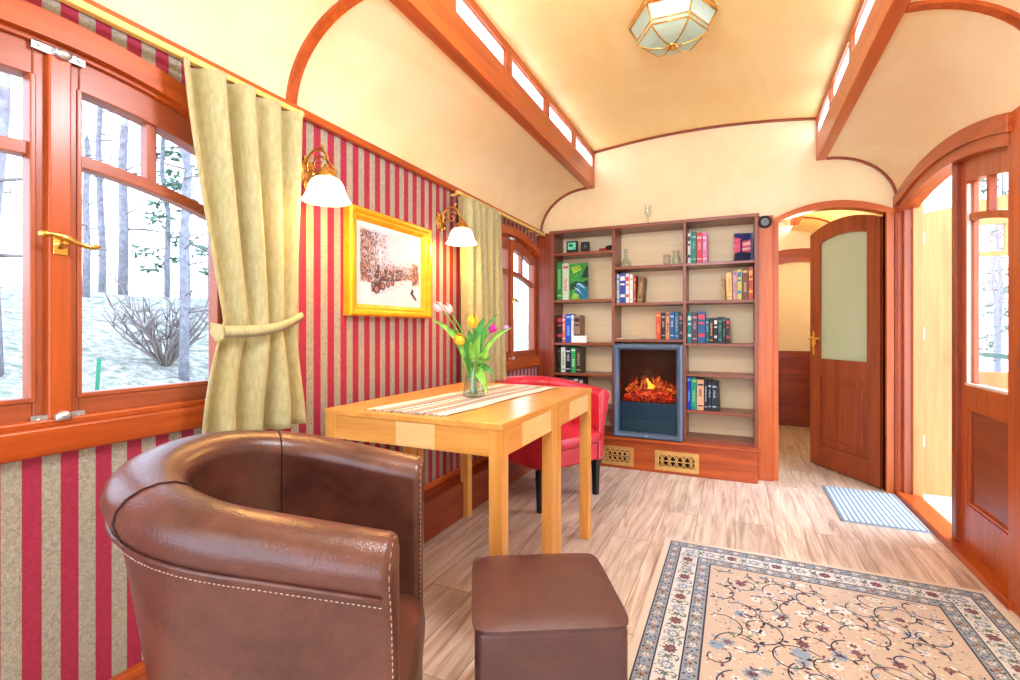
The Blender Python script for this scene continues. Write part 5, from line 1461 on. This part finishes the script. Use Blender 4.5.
for k in range(70):
    x = rt.uniform(-15, -5.5); y = rt.uniform(.3, 2.4)*(-x)*.75-1.2
    if k < 5: x, y = [(-7, 3.0), (-6.5, 4.6), (-9, 5.6), (-6.2, 2.1), (-8.2, 8.6)][k]
    if not clear(x, y): continue
    p = protos[2] if k % 6 == 5 else protos[k % 2]
    o = put_tree(p, x, y, hL(x, y)-.1, rt.uniform(.7, 1.3), rt.uniform(0, 6), used)
    if p is protos[2]: tag(o, 'hazy evergreen tree on the frosty slope outside the windows', 'tree', 'evergreens on the slope outside the windows')
    else: tag(o, 'slender bare trunked tree on the frosty slope outside the windows', 'tree', 'bare trees on the slope outside the windows')
for k in range(16):
    x = rt.uniform(5, 13); y = x*rt.uniform(1.0, 2.7)+1.0
    if not clear(x, y): continue
    p = protos[2] if k % 2 else protos[0]
    o = put_tree(p, x, y, -1.0, rt.uniform(.8, 1.3), rt.uniform(0, 6), used)
    if p is protos[2]: tag(o, 'hazy evergreen tree beyond the porch railing', 'tree', 'evergreens beyond the porch railing')
    else: tag(o, 'bare trunked tree beyond the porch railing', 'tree', 'bare trees beyond the porch railing')
mb = MB(); rb = random.Random(9)
for k in range(34):
    a = rb.uniform(0, 6.3); L = rb.uniform(.5, 1.1); p = Vector((0, 0, 0)); pts = [p]
    dv = Vector((math.cos(a)*.6, math.sin(a)*.6, .8)).normalized()
    for i in range(5): dv = (dv+Vector((rb.uniform(-.3, .3), rb.uniform(-.3, .3), rb.uniform(-.1, .2)))).normalized(); pts.append(pts[-1]+dv*L/5)
    mb.tube(pts, [.014, .011, .009, .007, .005, .003], 4)
    for i in (2, 3, 4):
        for _ in range(2): mb.tube([pts[i], pts[i]+Vector((rb.uniform(-.25, .25), rb.uniform(-.25, .25), rb.uniform(0, .25)))], [.006, .002], 3)
bu = obj('bare_bush', mb, M['twig']); bu.location = (-6, 3.5, hL(-6, 3.5)-.05); bu.scale = (1.25,)*3
tag(bu, 'leafless spreading bush on the slope outside the near window', 'bush')
mb = MB(); mb.tube([(-5.02, 2.35, hL(-5, 2.3)-.1), (-5, 2.37, hL(-5, 2.3)+.42)], .016, 8)
tag(obj('garden_stake', mb, C_('stakeg', 20, 130, 96), org=(-5, 2.35, hL(-5, 2.3)-.1)), 'green garden stake standing in the grass outside the near window', 'stake')

# ------------------------------------------------------------------ camera, light, world
cd = bpy.data.cameras.new('camera'); cam = bpy.data.objects.new('camera', cd); C.objects.link(cam); S.camera = cam
cam.location = (0, 0, 1.05); cam.rotation_euler = (rad(90), 0, math.atan(225/490.))
cd.sensor_width = 36; cd.lens = 490/1020*36; cd.shift_y = -10/1020; cd.clip_start = .05
w = bpy.data.worlds.new('world'); S.world = w; w.use_nodes = True
bg = w.node_tree.nodes['Background']; bg.inputs[0].default_value = (.86, .93, 1, 1); bg.inputs[1].default_value = 3.0
def area(loc, size, energy, color, rot, name):
    l = bpy.data.lights.new(name, 'AREA'); l.shape = 'RECTANGLE'; l.size, l.size_y = size; l.energy = energy; l.color = color
    o = bpy.data.objects.new(name, l); C.objects.link(o); o.location = loc; o.rotation_euler = rot; return o
area((-.27, -.9, 2.3), (1.0, .8), 5, (.93, .96, 1), (rad(25), 0, 0), 'rear_fill_light')  # added fill behind the camera; no lamp hangs here
# area lamps added outside the clerestory strips and the entrance to boost daylight
area((BL0-.12, 1.9, 2.50), (4.0, .16), 45, (1, .98, .93), (rad(90), 0, rad(-90)), 'clerestory_fill')
area((BR1+.12, 1.9, 2.50), (4.0, .16), 45, (1, .98, .93), (rad(90), 0, rad(90)), 'clerestory_fill')
area((2.4, 3.2, 2.9), (1.6, 1.2), 60, (.92, .97, 1), (rad(52), 0, rad(90)), 'porch_fill')  # added lamp above the porch, out of view, brightening the floor inside
ld = bpy.data.lights.new('fill light', 'POINT'); ld.energy = 30; ld.color = (.92, .96, 1); ld.shadow_soft_size = .12  # added fill lamp above the view; the lantern itself is unlit
lo = bpy.data.objects.new('fill_light', ld); C.objects.link(lo); lo.location = (-.268, 1.15, 2.0)
ld2 = ld.copy(); ld2.energy = 3  # second, weaker fill added behind the camera
lo = bpy.data.objects.new('fill_light', ld2); C.objects.link(lo); lo.location = (-.268, -.35, 2.0)
S.view_settings.view_transform = 'Standard'; S.view_settings.look = 'None'
S.view_settings.exposure = .62; S.view_settings.gamma = .93
S.view_settings.use_white_balance = True; S.view_settings.white_balance_temperature = 5800; S.view_settings.white_balance_tint = 10
S.cycles.max_bounces = 10; S.cycles.transparent_max_bounces = 16
S.cycles.sample_clamp_indirect = 6
